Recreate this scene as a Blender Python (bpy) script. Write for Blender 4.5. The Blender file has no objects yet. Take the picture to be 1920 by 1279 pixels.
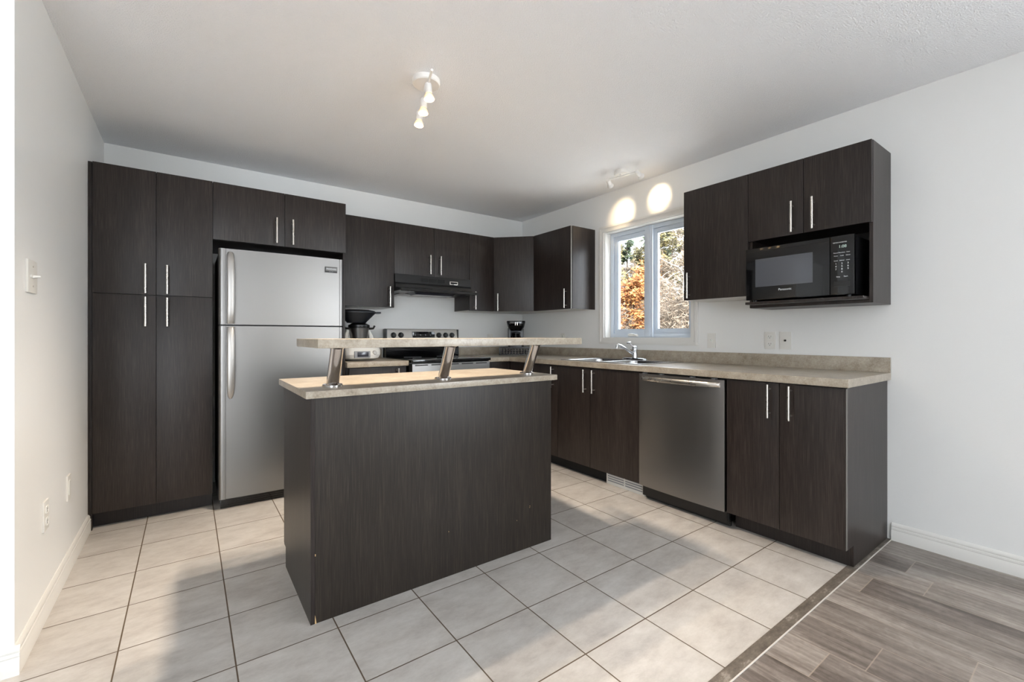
import bpy, bmesh, math, random
from mathutils import Vector, Matrix

scene = bpy.context.scene
COL = scene.collection
PI = math.pi

# ------------------------------------------------------------ camera
cam_d = bpy.data.cameras.new('camera'); cam = bpy.data.objects.new('camera', cam_d); COL.objects.link(cam)
cam.location = (-3.1167, -4.0763, 1.1173)
cam.rotation_euler = (PI / 2, 0, -0.6298)
cam_d.sensor_width = 36.0
cam_d.lens = 832.9 * 36.0 / 1920.0
cam_d.shift_y = -10.0 / 1920.0
cam_d.clip_start = 0.02; cam_d.clip_end = 200
scene.camera = cam

# ------------------------------------------------------------ world, view
world = bpy.data.worlds.new('sky'); scene.world = world; world.use_nodes = True
bg = world.node_tree.nodes['Background']
bg.inputs['Color'].default_value = (0.86, 0.93, 1.0, 1)
bg.inputs['Strength'].default_value = 4.0
scene.view_settings.view_transform = 'Standard'
scene.view_settings.look = 'None'
scene.view_settings.gamma = 1.0
scene.view_settings.use_curve_mapping = False
scene.view_settings.exposure = 1.24
scene.cycles.use_denoising = True
scene.cycles.max_bounces = 10
scene.cycles.diffuse_bounces = 6
scene.cycles.sample_clamp_indirect = 6.0

# ------------------------------------------------------------ daylight at the patio door, fill from an added unseen window
def area(name, loc, rot, sx, sy, power, color):
    d = bpy.data.lights.new(name, 'AREA'); d.shape = 'RECTANGLE'; d.size = sx; d.size_y = sy
    d.energy = power; d.color = color
    o = bpy.data.objects.new(name, d); COL.objects.link(o); o.location = loc; o.rotation_euler = rot
    return o
H = 2.43; WL = 3.58; LE = -1.925; YR = -8.0; XF = -7.2
DAY = (0.88, 0.94, 1.0)
area('patio_door_daylight', (-5.45, YR + 0.02, 1.20), (PI / 2 + 0.5, 0, 0), 2.6, 1.9, 6, DAY)
area('added_window_fill', (0.06, -6.4, 1.40), (PI / 2 + 0.5, 0, PI / 2), 1.5, 1.4, 58, DAY)  # added lamp in an unseen side window, brightens left wall and ceiling
sun_d = bpy.data.lights.new('sun', 'SUN'); sun_d.energy = 11.0; sun_d.angle = math.radians(3); sun_d.color = (0.92, 0.96, 1.0)
sun = bpy.data.objects.new('sun', sun_d); COL.objects.link(sun)
sun.rotation_euler = Vector((0.16, 1.0, -0.72)).to_track_quat('-Z', 'Y').to_euler()

# ------------------------------------------------------------ helpers
def lin(c):
    def f(v):
        v = v / 255.0
        return v / 12.92 if v <= 0.04045 else ((v + 0.055) / 1.055) ** 2.4
    return (f(c[0]), f(c[1]), f(c[2]), 1.0)

class MB:
    """collects shapes (world coordinates) into one mesh"""
    def __init__(self): self.bm = bmesh.new()
    def _merge(self, bm2):
        me = bpy.data.meshes.new('t'); bm2.to_mesh(me); bm2.free(); self.bm.from_mesh(me); bpy.data.meshes.remove(me)
    def obox(self, o, u, n, w, t, h, bev=0.0):
        """o corner, u width dir, n thickness dir, z up"""
        b = bmesh.new(); o = Vector(o); u = Vector(u).normalized(); n = Vector(n).normalized(); z = Vector((0, 0, 1))
        v = [b.verts.new(o + u * (w * i) + n * (t * j) + z * (h * k)) for k in (0, 1) for j in (0, 1) for i in (0, 1)]
        for q in ((0, 2, 3, 1), (4, 5, 7, 6), (0, 1, 5, 4), (2, 6, 7, 3), (0, 4, 6, 2), (1, 3, 7, 5)):
            b.faces.new([v[i] for i in q])
        bmesh.ops.recalc_face_normals(b, faces=b.faces)
        if bev > 0: bmesh.ops.bevel(b, geom=list(b.edges), offset=bev, segments=2, affect='EDGES', profile=0.7)
        self._merge(b); return self
    def box(self, x0, x1, y0, y1, z0, z1, bev=0.0):
        x0, x1 = min(x0, x1), max(x0, x1); y0, y1 = min(y0, y1), max(y0, y1)
        return self.obox((x0, y0, z0), (1, 0, 0), (0, 1, 0), x1 - x0, y1 - y0, z1 - z0, bev)
    def loft(self, loops, cap0=True, cap1=True, closed=True):
        b = bmesh.new(); R = [[b.verts.new(p) for p in L] for L in loops]; m = len(R[0])
        for a, c in zip(R, R[1:]):
            for i in range(m if closed else m - 1):
                j = (i + 1) % m
                b.faces.new((a[i], a[j], c[j], c[i]))
        if cap0: b.faces.new(R[0][::-1])
        if cap1: b.faces.new(R[-1])
        bmesh.ops.recalc_face_normals(b, faces=b.faces)
        self._merge(b); return self
    def cyl(self, p0, p1, r0, r1=None, n=20, cap=True):
        p0 = Vector(p0); p1 = Vector(p1); r1 = r0 if r1 is None else r1
        d = (p1 - p0).normalized(); a = d.orthogonal().normalized(); c = d.cross(a)
        L = [[p + (a * math.cos(2 * PI * i / n) + c * math.sin(2 * PI * i / n)) * r for i in range(n)] for p, r in ((p0, r0), (p1, r1))]
        return self.loft(L, cap, cap)
    def lathe(self, prof, cx, cy, n=28, sx=1.0, sy=1.0, axis=None, o=None, cap=True):
        """prof (r, z) list around vertical axis, or around axis from o"""
        if axis is None:
            L = [[Vector((cx + max(r, 1e-4) * sx * math.cos(2 * PI * i / n), cy + max(r, 1e-4) * sy * math.sin(2 * PI * i / n), z)) for i in range(n)] for r, z in prof]
        else:
            d = Vector(axis).normalized(); a = d.orthogonal().normalized(); c = d.cross(a); o = Vector(o)
            L = [[o + d * z + (a * math.cos(2 * PI * i / n) + c * math.sin(2 * PI * i / n)) * max(r, 1e-4) for i in range(n)] for r, z in prof]
        return self.loft(L, cap, cap)
    def sphere(self, c, r, s=(1, 1, 1), n=16):
        b = bmesh.new(); bmesh.ops.create_uvsphere(b, u_segments=n, v_segments=max(6, n // 2), radius=r)
        for v in b.verts: v.co = Vector((v.co.x * s[0], v.co.y * s[1], v.co.z * s[2])) + Vector(c)
        self._merge(b); return self
    def tube(self, pts, r, n=10, r_end=None):
        pts = [Vector(p) for p in pts]; L = []; N = len(pts)
        d = (pts[1] - pts[0]).normalized(); a = d.orthogonal().normalized()
        for k, p in enumerate(pts):
            if k == 0: t = pts[1] - pts[0]
            elif k == N - 1: t = pts[-1] - pts[-2]
            else: t = pts[k + 1] - pts[k - 1]
            t.normalize(); a = (a - t * a.dot(t)).normalized(); c = t.cross(a)
            rr = r if r_end is None else r + (r_end - r) * k / (N - 1)
            L.append([p + (a * math.cos(2 * PI * i / n) + c * math.sin(2 * PI * i / n)) * rr for i in range(n)])
        return self.loft(L)
    def prism(self, poly, z0, z1, bev=0.0):
        b = bmesh.new(); A = [b.verts.new((x, y, z0)) for x, y in poly]; C = [b.verts.new((x, y, z1)) for x, y in poly]
        m = len(poly)
        for i in range(m): b.faces.new((A[i], A[(i + 1) % m], C[(i + 1) % m], C[i]))
        b.faces.new(A[::-1]); b.faces.new(C)
        bmesh.ops.recalc_face_normals(b, faces=b.faces)
        if bev: bmesh.ops.bevel(b, geom=list(b.edges), offset=bev, segments=2, affect='EDGES', profile=0.6)
        self._merge(b); return self
    def slab(self, xs, ys, keep, z0, z1, bev=0.0):
        """flat slab from grid cells (holes allowed), outer edges rounded"""
        b = bmesh.new(); V = {}
        def gv(i, j, z):
            k = (i, j, z)
            if k not in V: V[k] = b.verts.new((xs[i], ys[j], z))
            return V[k]
        nx, ny = len(xs) - 1, len(ys) - 1
        K = lambda i, j: 0 <= i < nx and 0 <= j < ny and keep(i, j)
        for i in range(nx):
            for j in range(ny):
                if not K(i, j): continue
                for z in (z0, z1): b.faces.new((gv(i, j, z), gv(i + 1, j, z), gv(i + 1, j + 1, z), gv(i, j + 1, z)))
                for (di, dj, a, c) in ((-1, 0, (i, j), (i, j + 1)), (1, 0, (i + 1, j), (i + 1, j + 1)), (0, -1, (i, j), (i + 1, j)), (0, 1, (i, j + 1), (i + 1, j + 1))):
                    if not K(i + di, j + dj):
                        b.faces.new((gv(*a, z0), gv(*c, z0), gv(*c, z1), gv(*a, z1)))
        bmesh.ops.recalc_face_normals(b, faces=b.faces)
        if bev:
            E = [e for e in b.edges if len(e.link_faces) == 2 and e.link_faces[0].normal.dot(e.link_faces[1].normal) < 0.5]
            bmesh.ops.bevel(b, geom=E, offset=bev, segments=3, affect='EDGES', profile=0.6)
        self._merge(b); return self
    def build(self, name, mat, parent=None, smooth=True):
        org = world_loc(parent) if parent is not None else None
        if org is None:
            xs = [v.co for v in self.bm.verts]
            lo = Vector((min(v.x for v in xs), min(v.y for v in xs), min(v.z for v in xs))); hi = Vector((max(v.x for v in xs), max(v.y for v in xs), max(v.z for v in xs)))
            org = Vector(((lo.x + hi.x) / 2, (lo.y + hi.y) / 2, lo.z))
        for v in self.bm.verts: v.co -= org
        me = bpy.data.meshes.new(name); self.bm.to_mesh(me); self.bm.free()
        me.materials.append(mat)
        if smooth:
            for p in me.polygons: p.use_smooth = True
            me.set_sharp_from_angle(angle=math.radians(34))
        o = bpy.data.objects.new(name, me); COL.objects.link(o)
        if parent is not None: o.parent = parent
        else: o.location = org
        return o

def world_loc(o):
    L = Vector((0, 0, 0))
    while o is not None: L += Vector(o.location); o = o.parent
    return L

def tag(o, label, cat, group=None):
    o['label'] = label; o['category'] = cat
    if group: o['group'] = group
    return o
def thing(name, label, cat, loc, group=None):
    o = bpy.data.objects.new(name, None); COL.objects.link(o); o.location = loc; o.empty_display_size = 0.05
    return tag(o, label, cat, group)
def struct(o): o['kind'] = 'structure'; return o
def copy_tree(o, parent=None):
    c = o.copy(); COL.objects.link(c); c.parent = parent
    for ch in o.children: copy_tree(ch, c)
    return c

def rrect(cx, cy, w, h, r, z, n=5):
    P = []
    for sx, sy, a0 in ((1, 1, 0), (-1, 1, PI / 2), (-1, -1, PI), (1, -1, 1.5 * PI)):
        for k in range(n + 1):
            a = a0 + PI / 2 * k / n
            P.append(Vector((cx + sx * (w / 2 - r) + r * math.cos(a), cy + sy * (h / 2 - r) + r * math.sin(a), z)))
    return P

def text(body, size, loc, rx, rz, mat, parent, name='lettering', align='CENTER', ext=0.0004, sx=1.0):
    cu = bpy.data.curves.new('t', 'FONT'); cu.body = body; cu.size = size; cu.align_x = align; cu.align_y = 'CENTER'; cu.extrude = ext; cu.resolution_u = 3
    ob = bpy.data.objects.new('t', cu); COL.objects.link(ob)
    me = bpy.data.meshes.new_from_object(ob.evaluated_get(bpy.context.evaluated_depsgraph_get()))
    bpy.data.objects.remove(ob); bpy.data.curves.remove(cu)
    R = Matrix.Rotation(rz, 4, 'Z') @ Matrix.Rotation(rx, 4, 'X') @ Matrix.Diagonal((sx, 1, 1, 1))
    me.transform(Matrix.Translation(Vector(loc) - world_loc(parent)) @ R)
    me.materials.clear(); me.materials.append(mat)
    o = bpy.data.objects.new(name, me); COL.objects.link(o); o.parent = parent
    return o

# ------------------------------------------------------------ materials
def new_mat(name):
    m = bpy.data.materials.new(name); m.use_nodes = True
    nt = m.node_tree; return m, nt, nt.nodes['Principled BSDF']
def simple(name, rgb, rough=0.5, metal=0.0, spec=0.5, emis=None, es=0.0, noise=0.0, nscale=40):
    m, nt, b = new_mat(name)
    b.inputs['Base Color'].default_value = lin(rgb); b.inputs['Roughness'].default_value = rough
    b.inputs['Metallic'].default_value = metal; b.inputs['Specular IOR Level'].default_value = spec
    if emis: b.inputs['Emission Color'].default_value = lin(emis); b.inputs['Emission Strength'].default_value = es
    tc = nt.nodes.new('ShaderNodeTexCoord'); nz = nt.nodes.new('ShaderNodeTexNoise'); nz.inputs['Scale'].default_value = nscale
    nt.links.new(tc.outputs['Object'], nz.inputs['Vector'])
    mr = nt.nodes.new('ShaderNodeMapRange'); mr.inputs['To Min'].default_value = max(0, rough - 0.03); mr.inputs['To Max'].default_value = rough + 0.03
    nt.links.new(nz.outputs['Fac'], mr.inputs['Value']); nt.links.new(mr.outputs['Result'], b.inputs['Roughness'])
    if noise:
        bp = nt.nodes.new('ShaderNodeBump'); bp.inputs['Strength'].default_value = noise; bp.inputs['Distance'].default_value = 0.004
        nt.links.new(nz.outputs['Fac'], bp.inputs['Height']); nt.links.new(bp.outputs['Normal'], b.inputs['Normal'])
    return m
def ramp(nt, stops):
    r = nt.nodes.new('ShaderNodeValToRGB'); e = r.color_ramp.elements
    while len(e) < len(stops): e.new(0.5)
    for el, (p, c) in zip(e, stops): el.position = p; el.color = lin(c)
    return r
def mapped_noise(nt, scale, nscale=1.0, detail=4, rough=0.5, space='Object'):
    tc = nt.nodes.new('ShaderNodeTexCoord'); mp = nt.nodes.new('ShaderNodeMapping'); mp.inputs['Scale'].default_value = scale
    nz = nt.nodes.new('ShaderNodeTexNoise'); nz.inputs['Scale'].default_value = nscale; nz.inputs['Detail'].default_value = detail; nz.inputs['Roughness'].default_value = rough
    nt.links.new(tc.outputs[space], mp.inputs['Vector']); nt.links.new(mp.outputs['Vector'], nz.inputs['Vector'])
    return nz
def math_n(nt, op, a, b=None, c=None):
    n = nt.nodes.new('ShaderNodeMath'); n.operation = op
    for i, v in enumerate((a, b, c)):
        if v is None: continue
        if isinstance(v, (int, float)): n.inputs[i].default_value = v
        else: nt.links.new(v, n.inputs[i])
    return n.outputs[0]

def laminate(name, dark, mid, light, rough=0.36):
    m, nt, b = new_mat(name)
    n1 = mapped_noise(nt, (300, 300, 7), 1.0, 4, 0.62)
    n2 = mapped_noise(nt, (26, 26, 0.9), 1.0, 3, 0.5)
    mx = math_n(nt, 'ADD', math_n(nt, 'MULTIPLY', n1.outputs['Fac'], 0.8), math_n(nt, 'MULTIPLY', n2.outputs['Fac'], 0.2))
    r = ramp(nt, [(0.3, dark), (0.5, mid), (0.7, light)])
    nt.links.new(mx, r.inputs['Fac']); nt.links.new(r.outputs['Color'], b.inputs['Base Color'])
    b.inputs['Roughness'].default_value = rough; b.inputs['Specular IOR Level'].default_value = 0.36
    bp = nt.nodes.new('ShaderNodeBump'); bp.inputs['Strength'].default_value = 0.25; bp.inputs['Distance'].default_value = 0.0012
    nt.links.new(n1.outputs['Fac'], bp.inputs['Height']); nt.links.new(bp.outputs['Normal'], b.inputs['Normal'])
    return m
M = {}
M['wood'] = laminate('espresso_laminate', (20, 15, 14), (39, 32, 29), (63, 55, 51))
M['kick'] = laminate('espresso_toe_kick', (24, 20, 19), (38, 32, 30), (52, 45, 42), 0.5)
M['black_gap'] = simple('black_recess', (9, 9, 9), 0.7)
M['white_board'] = simple('white_melamine', (205, 203, 198), 0.4)
M['nickel'] = simple('satin_nickel', (214, 208, 200), 0.28, 1.0)
M['chrome'] = simple('chrome', (225, 228, 232), 0.06, 1.0)
def brushed(name, rgb, axis_scale, rough=0.3):
    m, nt, b = new_mat(name)
    b.inputs['Base Color'].default_value = lin(rgb); b.inputs['Metallic'].default_value = 1.0
    nz = mapped_noise(nt, axis_scale, 1.0, 3, 0.6)
    mr = nt.nodes.new('ShaderNodeMapRange'); mr.inputs['To Min'].default_value = rough - 0.05; mr.inputs['To Max'].default_value = rough + 0.07
    nt.links.new(nz.outputs['Fac'], mr.inputs['Value']); nt.links.new(mr.outputs['Result'], b.inputs['Roughness'])
    bp = nt.nodes.new('ShaderNodeBump'); bp.inputs['Strength'].default_value = 0.05; bp.inputs['Distance'].default_value = 0.001
    nt.links.new(nz.outputs['Fac'], bp.inputs['Height']); nt.links.new(bp.outputs['Normal'], b.inputs['Normal'])
    return m
M['steel'] = brushed('brushed_stainless', (138, 136, 134), (5, 5, 400), 0.33)
M['steel_dw'] = brushed('brushed_stainless_dishwasher', (150, 147, 145), (5, 5, 400), 0.34)
M['steel_sink'] = brushed('sink_stainless', (205, 206, 208), (200, 8, 8), 0.2)
M['post'] = simple('brushed_post_metal', (196, 192, 190), 0.13, 1.0)
M['steel_panel'] = simple('range_panel_steel', (196, 193, 188), 0.42, 0.6)
M['black_gloss'] = simple('black_glass', (7, 7, 9), 0.06)
M['black_plastic'] = simple('black_plastic', (14, 14, 15), 0.3)
M['black_matte'] = simple('dark_plastic', (26, 29, 34), 0.42)
M['grey_plastic'] = simple('grey_appliance_side', (60, 60, 60), 0.5)
M['white_plastic'] = simple('white_plastic', (226, 225, 220), 0.3)
M['plate'] = simple('wall_plate_white', (222, 220, 214), 0.35)
M['slot'] = simple('slot_black', (25, 23, 22), 0.5)
M['window_vinyl'] = simple('window_vinyl', (205, 214, 224), 0.3)
M['trim'] = simple('white_trim_paint', (222, 220, 215), 0.32)
M['mark'] = simple('white_print', (225, 228, 230), 0.5)
M['mark_dim'] = simple('grey_print', (140, 142, 146), 0.5)
M['digit'] = simple('lit_clock_digits', (170, 190, 182), 0.5, emis=(190, 215, 205), es=0.1)
M['lcd'] = simple('dark_lcd', (52, 52, 60), 0.15)
M['chip'] = simple('raw_chipboard', (196, 164, 118), 0.8)
M['lamp_white'] = simple('lamp_white_enamel', (232, 230, 226), 0.35)
M['bulb'] = simple('lit_halogen_lamp', (255, 240, 215), 0.3, emis=(255, 226, 180), es=9.0)
M['reflector'] = simple('lamp_reflector', (255, 244, 226), 0.2, emis=(255, 180, 100), es=0.5)
M['handle_silver'] = simple('satin_handle_metal', (186, 184, 181), 0.42, 0.8)
M['badge'] = simple('badge_silver', (120, 119, 117), 0.4, 0.3)
M['edge'] = simple('worn_panel_edge', (104, 100, 96), 0.5)
M['bright_seam'] = simple('bright_threshold_seam', (208, 202, 194), 0.35)
M['metal_strip'] = simple('threshold_metal', (190, 184, 176), 0.3, 1.0)

def wall_mat(name, rgb, bump=0.12, scale=140, rough=0.42):
    m, nt, b = new_mat(name)
    b.inputs['Base Color'].default_value = lin(rgb); b.inputs['Roughness'].default_value = rough
    b.inputs['Specular IOR Level'].default_value = 0.35
    nz = mapped_noise(nt, (1, 1, 1), scale, 3, 0.6)
    bp = nt.nodes.new('ShaderNodeBump'); bp.inputs['Strength'].default_value = bump; bp.inputs['Distance'].default_value = 0.003
    nt.links.new(nz.outputs['Fac'], bp.inputs['Height']); nt.links.new(bp.outputs['Normal'], b.inputs['Normal'])
    return m
M['wall'] = wall_mat('wall_paint', (229, 229, 227))
M['ceiling'] = wall_mat('stipple_ceiling', (244, 245, 247), 0.9, 150, 0.8)
nt = M['ceiling'].node_tree
for n in nt.nodes:
    if n.type == 'BUMP': n.inputs['Distance'].default_value = 0.006

def counter_mat():
    m, nt, b = new_mat('beige_stone_laminate')
    n1 = mapped_noise(nt, (1, 1, 1), 16, 6, 0.65); n2 = mapped_noise(nt, (1, 1, 1), 130, 4, 0.7)
    mx = math_n(nt, 'ADD', math_n(nt, 'MULTIPLY', n1.outputs['Fac'], 0.55), math_n(nt, 'MULTIPLY', n2.outputs['Fac'], 0.45))
    r = ramp(nt, [(0.3, (118, 106, 92)), (0.46, (155, 144, 128)), (0.58, (172, 162, 147)), (0.75, (196, 188, 174))])
    nt.links.new(mx, r.inputs['Fac']); nt.links.new(r.outputs['Color'], b.inputs['Base Color'])
    b.inputs['Roughness'].default_value = 0.3
    return m
M['counter'] = counter_mat()

TX, TY, PX, PY = -3.3176, -1.9839, 0.3319, 0.3283
def tile_mat():
    m, nt, b = new_mat('floor_tile')
    g = nt.nodes.new('ShaderNodeNewGeometry'); s = nt.nodes.new('ShaderNodeSeparateXYZ'); nt.links.new(g.outputs['Position'], s.inputs[0])
    u = math_n(nt, 'DIVIDE', math_n(nt, 'SUBTRACT', s.outputs['X'], TX), PX)
    v = math_n(nt, 'DIVIDE', math_n(nt, 'SUBTRACT', s.outputs['Y'], TY), PY)
    iu, iv = math_n(nt, 'FLOOR', u), math_n(nt, 'FLOOR', v)
    fu = math_n(nt, 'ABSOLUTE', math_n(nt, 'SUBTRACT', math_n(nt, 'SUBTRACT', u, iu), 0.5))
    fv = math_n(nt, 'ABSOLUTE', math_n(nt, 'SUBTRACT', math_n(nt, 'SUBTRACT', v, iv), 0.5))
    edge = math_n(nt, 'MAXIMUM', fu, fv)
    gr = nt.nodes.new('ShaderNodeMapRange'); gr.inputs['From Min'].default_value = 0.4915; gr.inputs['From Max'].default_value = 0.4945
    nt.links.new(edge, gr.inputs['Value'])
    cb = nt.nodes.new('ShaderNodeCombineXYZ'); nt.links.new(iu, cb.inputs[0]); nt.links.new(iv, cb.inputs[1])
    wn = nt.nodes.new('ShaderNodeTexWhiteNoise'); wn.noise_dimensions = '3D'; nt.links.new(cb.outputs[0], wn.inputs['Vector'])
    ad = nt.nodes.new('ShaderNodeVectorMath'); ad.operation = 'MULTIPLY_ADD'; ad.inputs[1].default_value = (7, 7, 7)
    nt.links.new(wn.outputs['Color'], ad.inputs[0]); nt.links.new(g.outputs['Position'], ad.inputs[2])
    n1 = nt.nodes.new('ShaderNodeTexNoise'); n1.inputs['Scale'].default_value = 8; n1.inputs['Detail'].default_value = 12; n1.inputs['Roughness'].default_value = 0.74
    mp = nt.nodes.new('ShaderNodeMapping'); mp.inputs['Scale'].default_value = (0.7, 1.3, 1)
    nt.links.new(ad.outputs[0], mp.inputs['Vector']); nt.links.new(mp.outputs[0], n1.inputs['Vector'])
    r = ramp(nt, [(0.28, (163, 156, 150)), (0.5, (187, 182, 176)), (0.72, (204, 200, 195))])
    nt.links.new(n1.outputs['Fac'], r.inputs['Fac'])
    br = nt.nodes.new('ShaderNodeHueSaturation'); nt.links.new(r.outputs['Color'], br.inputs['Color'])
    nt.links.new(math_n(nt, 'ADD', math_n(nt, 'MULTIPLY', wn.outputs['Value'], 0.08), 0.96), br.inputs['Value'])
    mx = nt.nodes.new('ShaderNodeMix'); mx.data_type = 'RGBA'
    nt.links.new(gr.outputs['Result'], mx.inputs['Factor']); nt.links.new(br.outputs['Color'], mx.inputs['A']); mx.inputs['B'].default_value = lin((90, 75, 58))
    nt.links.new(mx.outputs['Result'], b.inputs['Base Color'])
    ro = nt.nodes.new('ShaderNodeMapRange'); ro.inputs['To Min'].default_value = 0.34; ro.inputs['To Max'].default_value = 0.85
    nt.links.new(gr.outputs['Result'], ro.inputs['Value']); nt.links.new(ro.outputs['Result'], b.inputs['Roughness'])
    bp = nt.nodes.new('ShaderNodeBump'); bp.inputs['Distance'].default_value = 0.002; bp.inputs['Strength'].default_value = 0.6
    nt.links.new(math_n(nt, 'SUBTRACT', 1.0, gr.outputs['Result']), bp.inputs['Height']); nt.links.new(bp.outputs['Normal'], b.inputs['Normal'])
    return m
M['tile'] = tile_mat()
def plank_mat():
    m, nt, b = new_mat('grey_plank_floor')
    g = nt.nodes.new('ShaderNodeNewGeometry'); s = nt.nodes.new('ShaderNodeSeparateXYZ'); nt.links.new(g.outputs['Position'], s.inputs[0])
    u = math_n(nt, 'DIVIDE', math_n(nt, 'ADD', s.outputs['X'], 20.35), 0.1815); iu = math_n(nt, 'FLOOR', u)
    w1 = nt.nodes.new('ShaderNodeTexWhiteNoise'); w1.noise_dimensions = '1D'; nt.links.new(iu, w1.inputs['W'])
    v = math_n(nt, 'ADD', math_n(nt, 'DIVIDE', s.outputs['Y'], 1.22), math_n(nt, 'MULTIPLY', w1.outputs['Value'], 5)); iv = math_n(nt, 'FLOOR', v)
    fu = math_n(nt, 'ABSOLUTE', math_n(nt, 'SUBTRACT', math_n(nt, 'SUBTRACT', u, iu), 0.5))
    fv = math_n(nt, 'ABSOLUTE', math_n(nt, 'SUBTRACT', math_n(nt, 'SUBTRACT', v, iv), 0.5))
    seam = math_n(nt, 'MAXIMUM', math_n(nt, 'GREATER_THAN', fu, 0.492), math_n(nt, 'GREATER_THAN', fv, 0.4985))
    cb = nt.nodes.new('ShaderNodeCombineXYZ'); nt.links.new(iu, cb.inputs[0]); nt.links.new(iv, cb.inputs[1])
    wn = nt.nodes.new('ShaderNodeTexWhiteNoise'); wn.noise_dimensions = '3D'; nt.links.new(cb.outputs[0], wn.inputs['Vector'])
    ad = nt.nodes.new('ShaderNodeVectorMath'); ad.operation = 'MULTIPLY_ADD'; ad.inputs[1].default_value = (9, 9, 9)
    nt.links.new(wn.outputs['Color'], ad.inputs[0]); nt.links.new(g.outputs['Position'], ad.inputs[2])
    def nz(sc, det, ro):
        mp = nt.nodes.new('ShaderNodeMapping'); mp.inputs['Scale'].default_value = sc
        n = nt.nodes.new('ShaderNodeTexNoise'); n.inputs['Scale'].default_value = 1; n.inputs['Detail'].default_value = det; n.inputs['Roughness'].default_value = ro
        n.inputs['Distortion'].default_value = 0.6
        nt.links.new(ad.outputs[0], mp.inputs['Vector']); nt.links.new(mp.outputs[0], n.inputs['Vector']); return n.outputs['Fac']
    a = nz((46, 3.0, 1), 8, 0.65); c = nz((9, 1.6, 1), 4, 0.5); d = nz((40, 34, 1), 4, 0.6)
    f = math_n(nt, 'ADD', math_n(nt, 'MULTIPLY', a, 0.42), math_n(nt, 'MULTIPLY', c, 0.42))
    f = math_n(nt, 'ADD', f, math_n(nt, 'MULTIPLY', d, 0.16))
    f = math_n(nt, 'ADD', f, math_n(nt, 'MULTIPLY', math_n(nt, 'SUBTRACT', wn.outputs['Value'], 0.5), 0.12))
    r = ramp(nt, [(0.28, (70, 62, 57)), (0.41, (101, 92, 86)), (0.51, (129, 120, 113)), (0.61, (157, 148, 141)), (0.75, (186, 180, 173))])
    nt.links.new(f, r.inputs['Fac'])
    mx = nt.nodes.new('ShaderNodeMix'); mx.data_type = 'RGBA'
    nt.links.new(math_n(nt, 'MULTIPLY', seam, 0.6), mx.inputs['Factor']); nt.links.new(r.outputs['Color'], mx.inputs['A']); mx.inputs['B'].default_value = lin((168, 152, 138))
    nt.links.new(mx.outputs['Result'], b.inputs['Base Color']); b.inputs['Roughness'].default_value = 0.4
    bp = nt.nodes.new('ShaderNodeBump'); bp.inputs['Distance'].default_value = 0.001; bp.inputs['Strength'].default_value = 0.4
    nt.links.new(a, bp.inputs['Height']); nt.links.new(bp.outputs['Normal'], b.inputs['Normal'])
    return m
M['plank'] = plank_mat()
def strip_mat():
    m, nt, b = new_mat('worn_transition_strip')
    n1 = mapped_noise(nt, (14, 30, 10), 1, 8, 0.75)
    r = ramp(nt, [(0.35, (80, 72, 64)), (0.56, (112, 103, 93)), (0.63, (150, 142, 132)), (0.7, (118, 110, 100))])
    nt.links.new(n1.outputs['Fac'], r.inputs['Fac']); nt.links.new(r.outputs['Color'], b.inputs['Base Color']); b.inputs['Roughness'].default_value = 0.6
    return m
M['strip'] = strip_mat()
def glass_mat(name='window_glass', tint=(1, 1, 1, 1), refl=0.08):
    m = bpy.data.materials.new(name); m.use_nodes = True; nt = m.node_tree; nt.nodes.clear()
    out = nt.nodes.new('ShaderNodeOutputMaterial'); mx = nt.nodes.new('ShaderNodeMixShader'); t = nt.nodes.new('ShaderNodeBsdfTransparent'); g = nt.nodes.new('ShaderNodeBsdfGlossy')
    t.inputs['Color'].default_value = tint; g.inputs['Roughness'].default_value = 0.01
    fr = nt.nodes.new('ShaderNodeFresnel'); ge = nt.nodes.new('ShaderNodeNewGeometry')
    nt.links.new(math_n(nt, 'ADD', math_n(nt, 'MULTIPLY', ge.outputs['Backfacing'], 1 / 1.45 - 1.45), 1.45), fr.inputs['IOR'])
    nt.links.new(fr.outputs[0], mx.inputs['Fac']); nt.links.new(t.outputs[0], mx.inputs[1]); nt.links.new(g.outputs[0], mx.inputs[2]); nt.links.new(mx.outputs[0], out.inputs['Surface'])
    return m
M['glass'] = glass_mat()

# ------------------------------------------------------------ room shell
STRIP0, STRIP1 = -3.2905, -3.336
struct(MB().box(-WL - 0.03, 0.0, STRIP0, 0.0, -0.06, 0.0).build('floor', M['tile'], smooth=False))
f2 = MB().slab([XF, -WL - 0.03, 0.0], [YR, STRIP1, LE + 0.1], lambda i, j: not (i == 1 and j == 1), -0.06, -0.001)
struct(f2.build('floor', M['plank'], smooth=False))
fs = MB().box(-WL - 0.03, 0.0, STRIP1 + 0.0035, STRIP0, -0.02, 0.0015, 0.001)
t1 = struct(fs.build('trim_1', M['strip']))
struct(MB().box(-WL - 0.03, 0.0, STRIP1, STRIP1 + 0.0035, -0.02, 0.003, 0.0008).build('trim_2', M['bright_seam']))
struct(MB().box(XF - 0.12, 0.15, YR - 0.12, 0.15, H, H + 0.1).build('ceiling', M['ceiling'], smooth=False))
struct(MB().box(-WL - 0.12, 0.15, 0.0, 0.15, 0, H).build('wall_back', M['wall'], smooth=False))
WY0, WY1, WZ0, WZ1 = -2.137, -1.262, 1.098, 2.066     # kitchen window opening
wr = MB()
wr.box(0, 0.15, WY1, 0.0, 0, H); wr.box(0, 0.15, -5.6, WY0, 0, H); wr.box(0, 0.15, YR, -7.2, 0, H); wr.box(0, 0.15, -7.2, -5.6, 0, 0.6); wr.box(0, 0.15, -7.2, -5.6, 2.2, H); wr.box(0, 0.15, WY0, WY1, 0, WZ0); wr.box(0, 0.15, WY0, WY1, WZ1, H)
struct(wr.build('wall_right', M['wall'], smooth=False))
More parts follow.
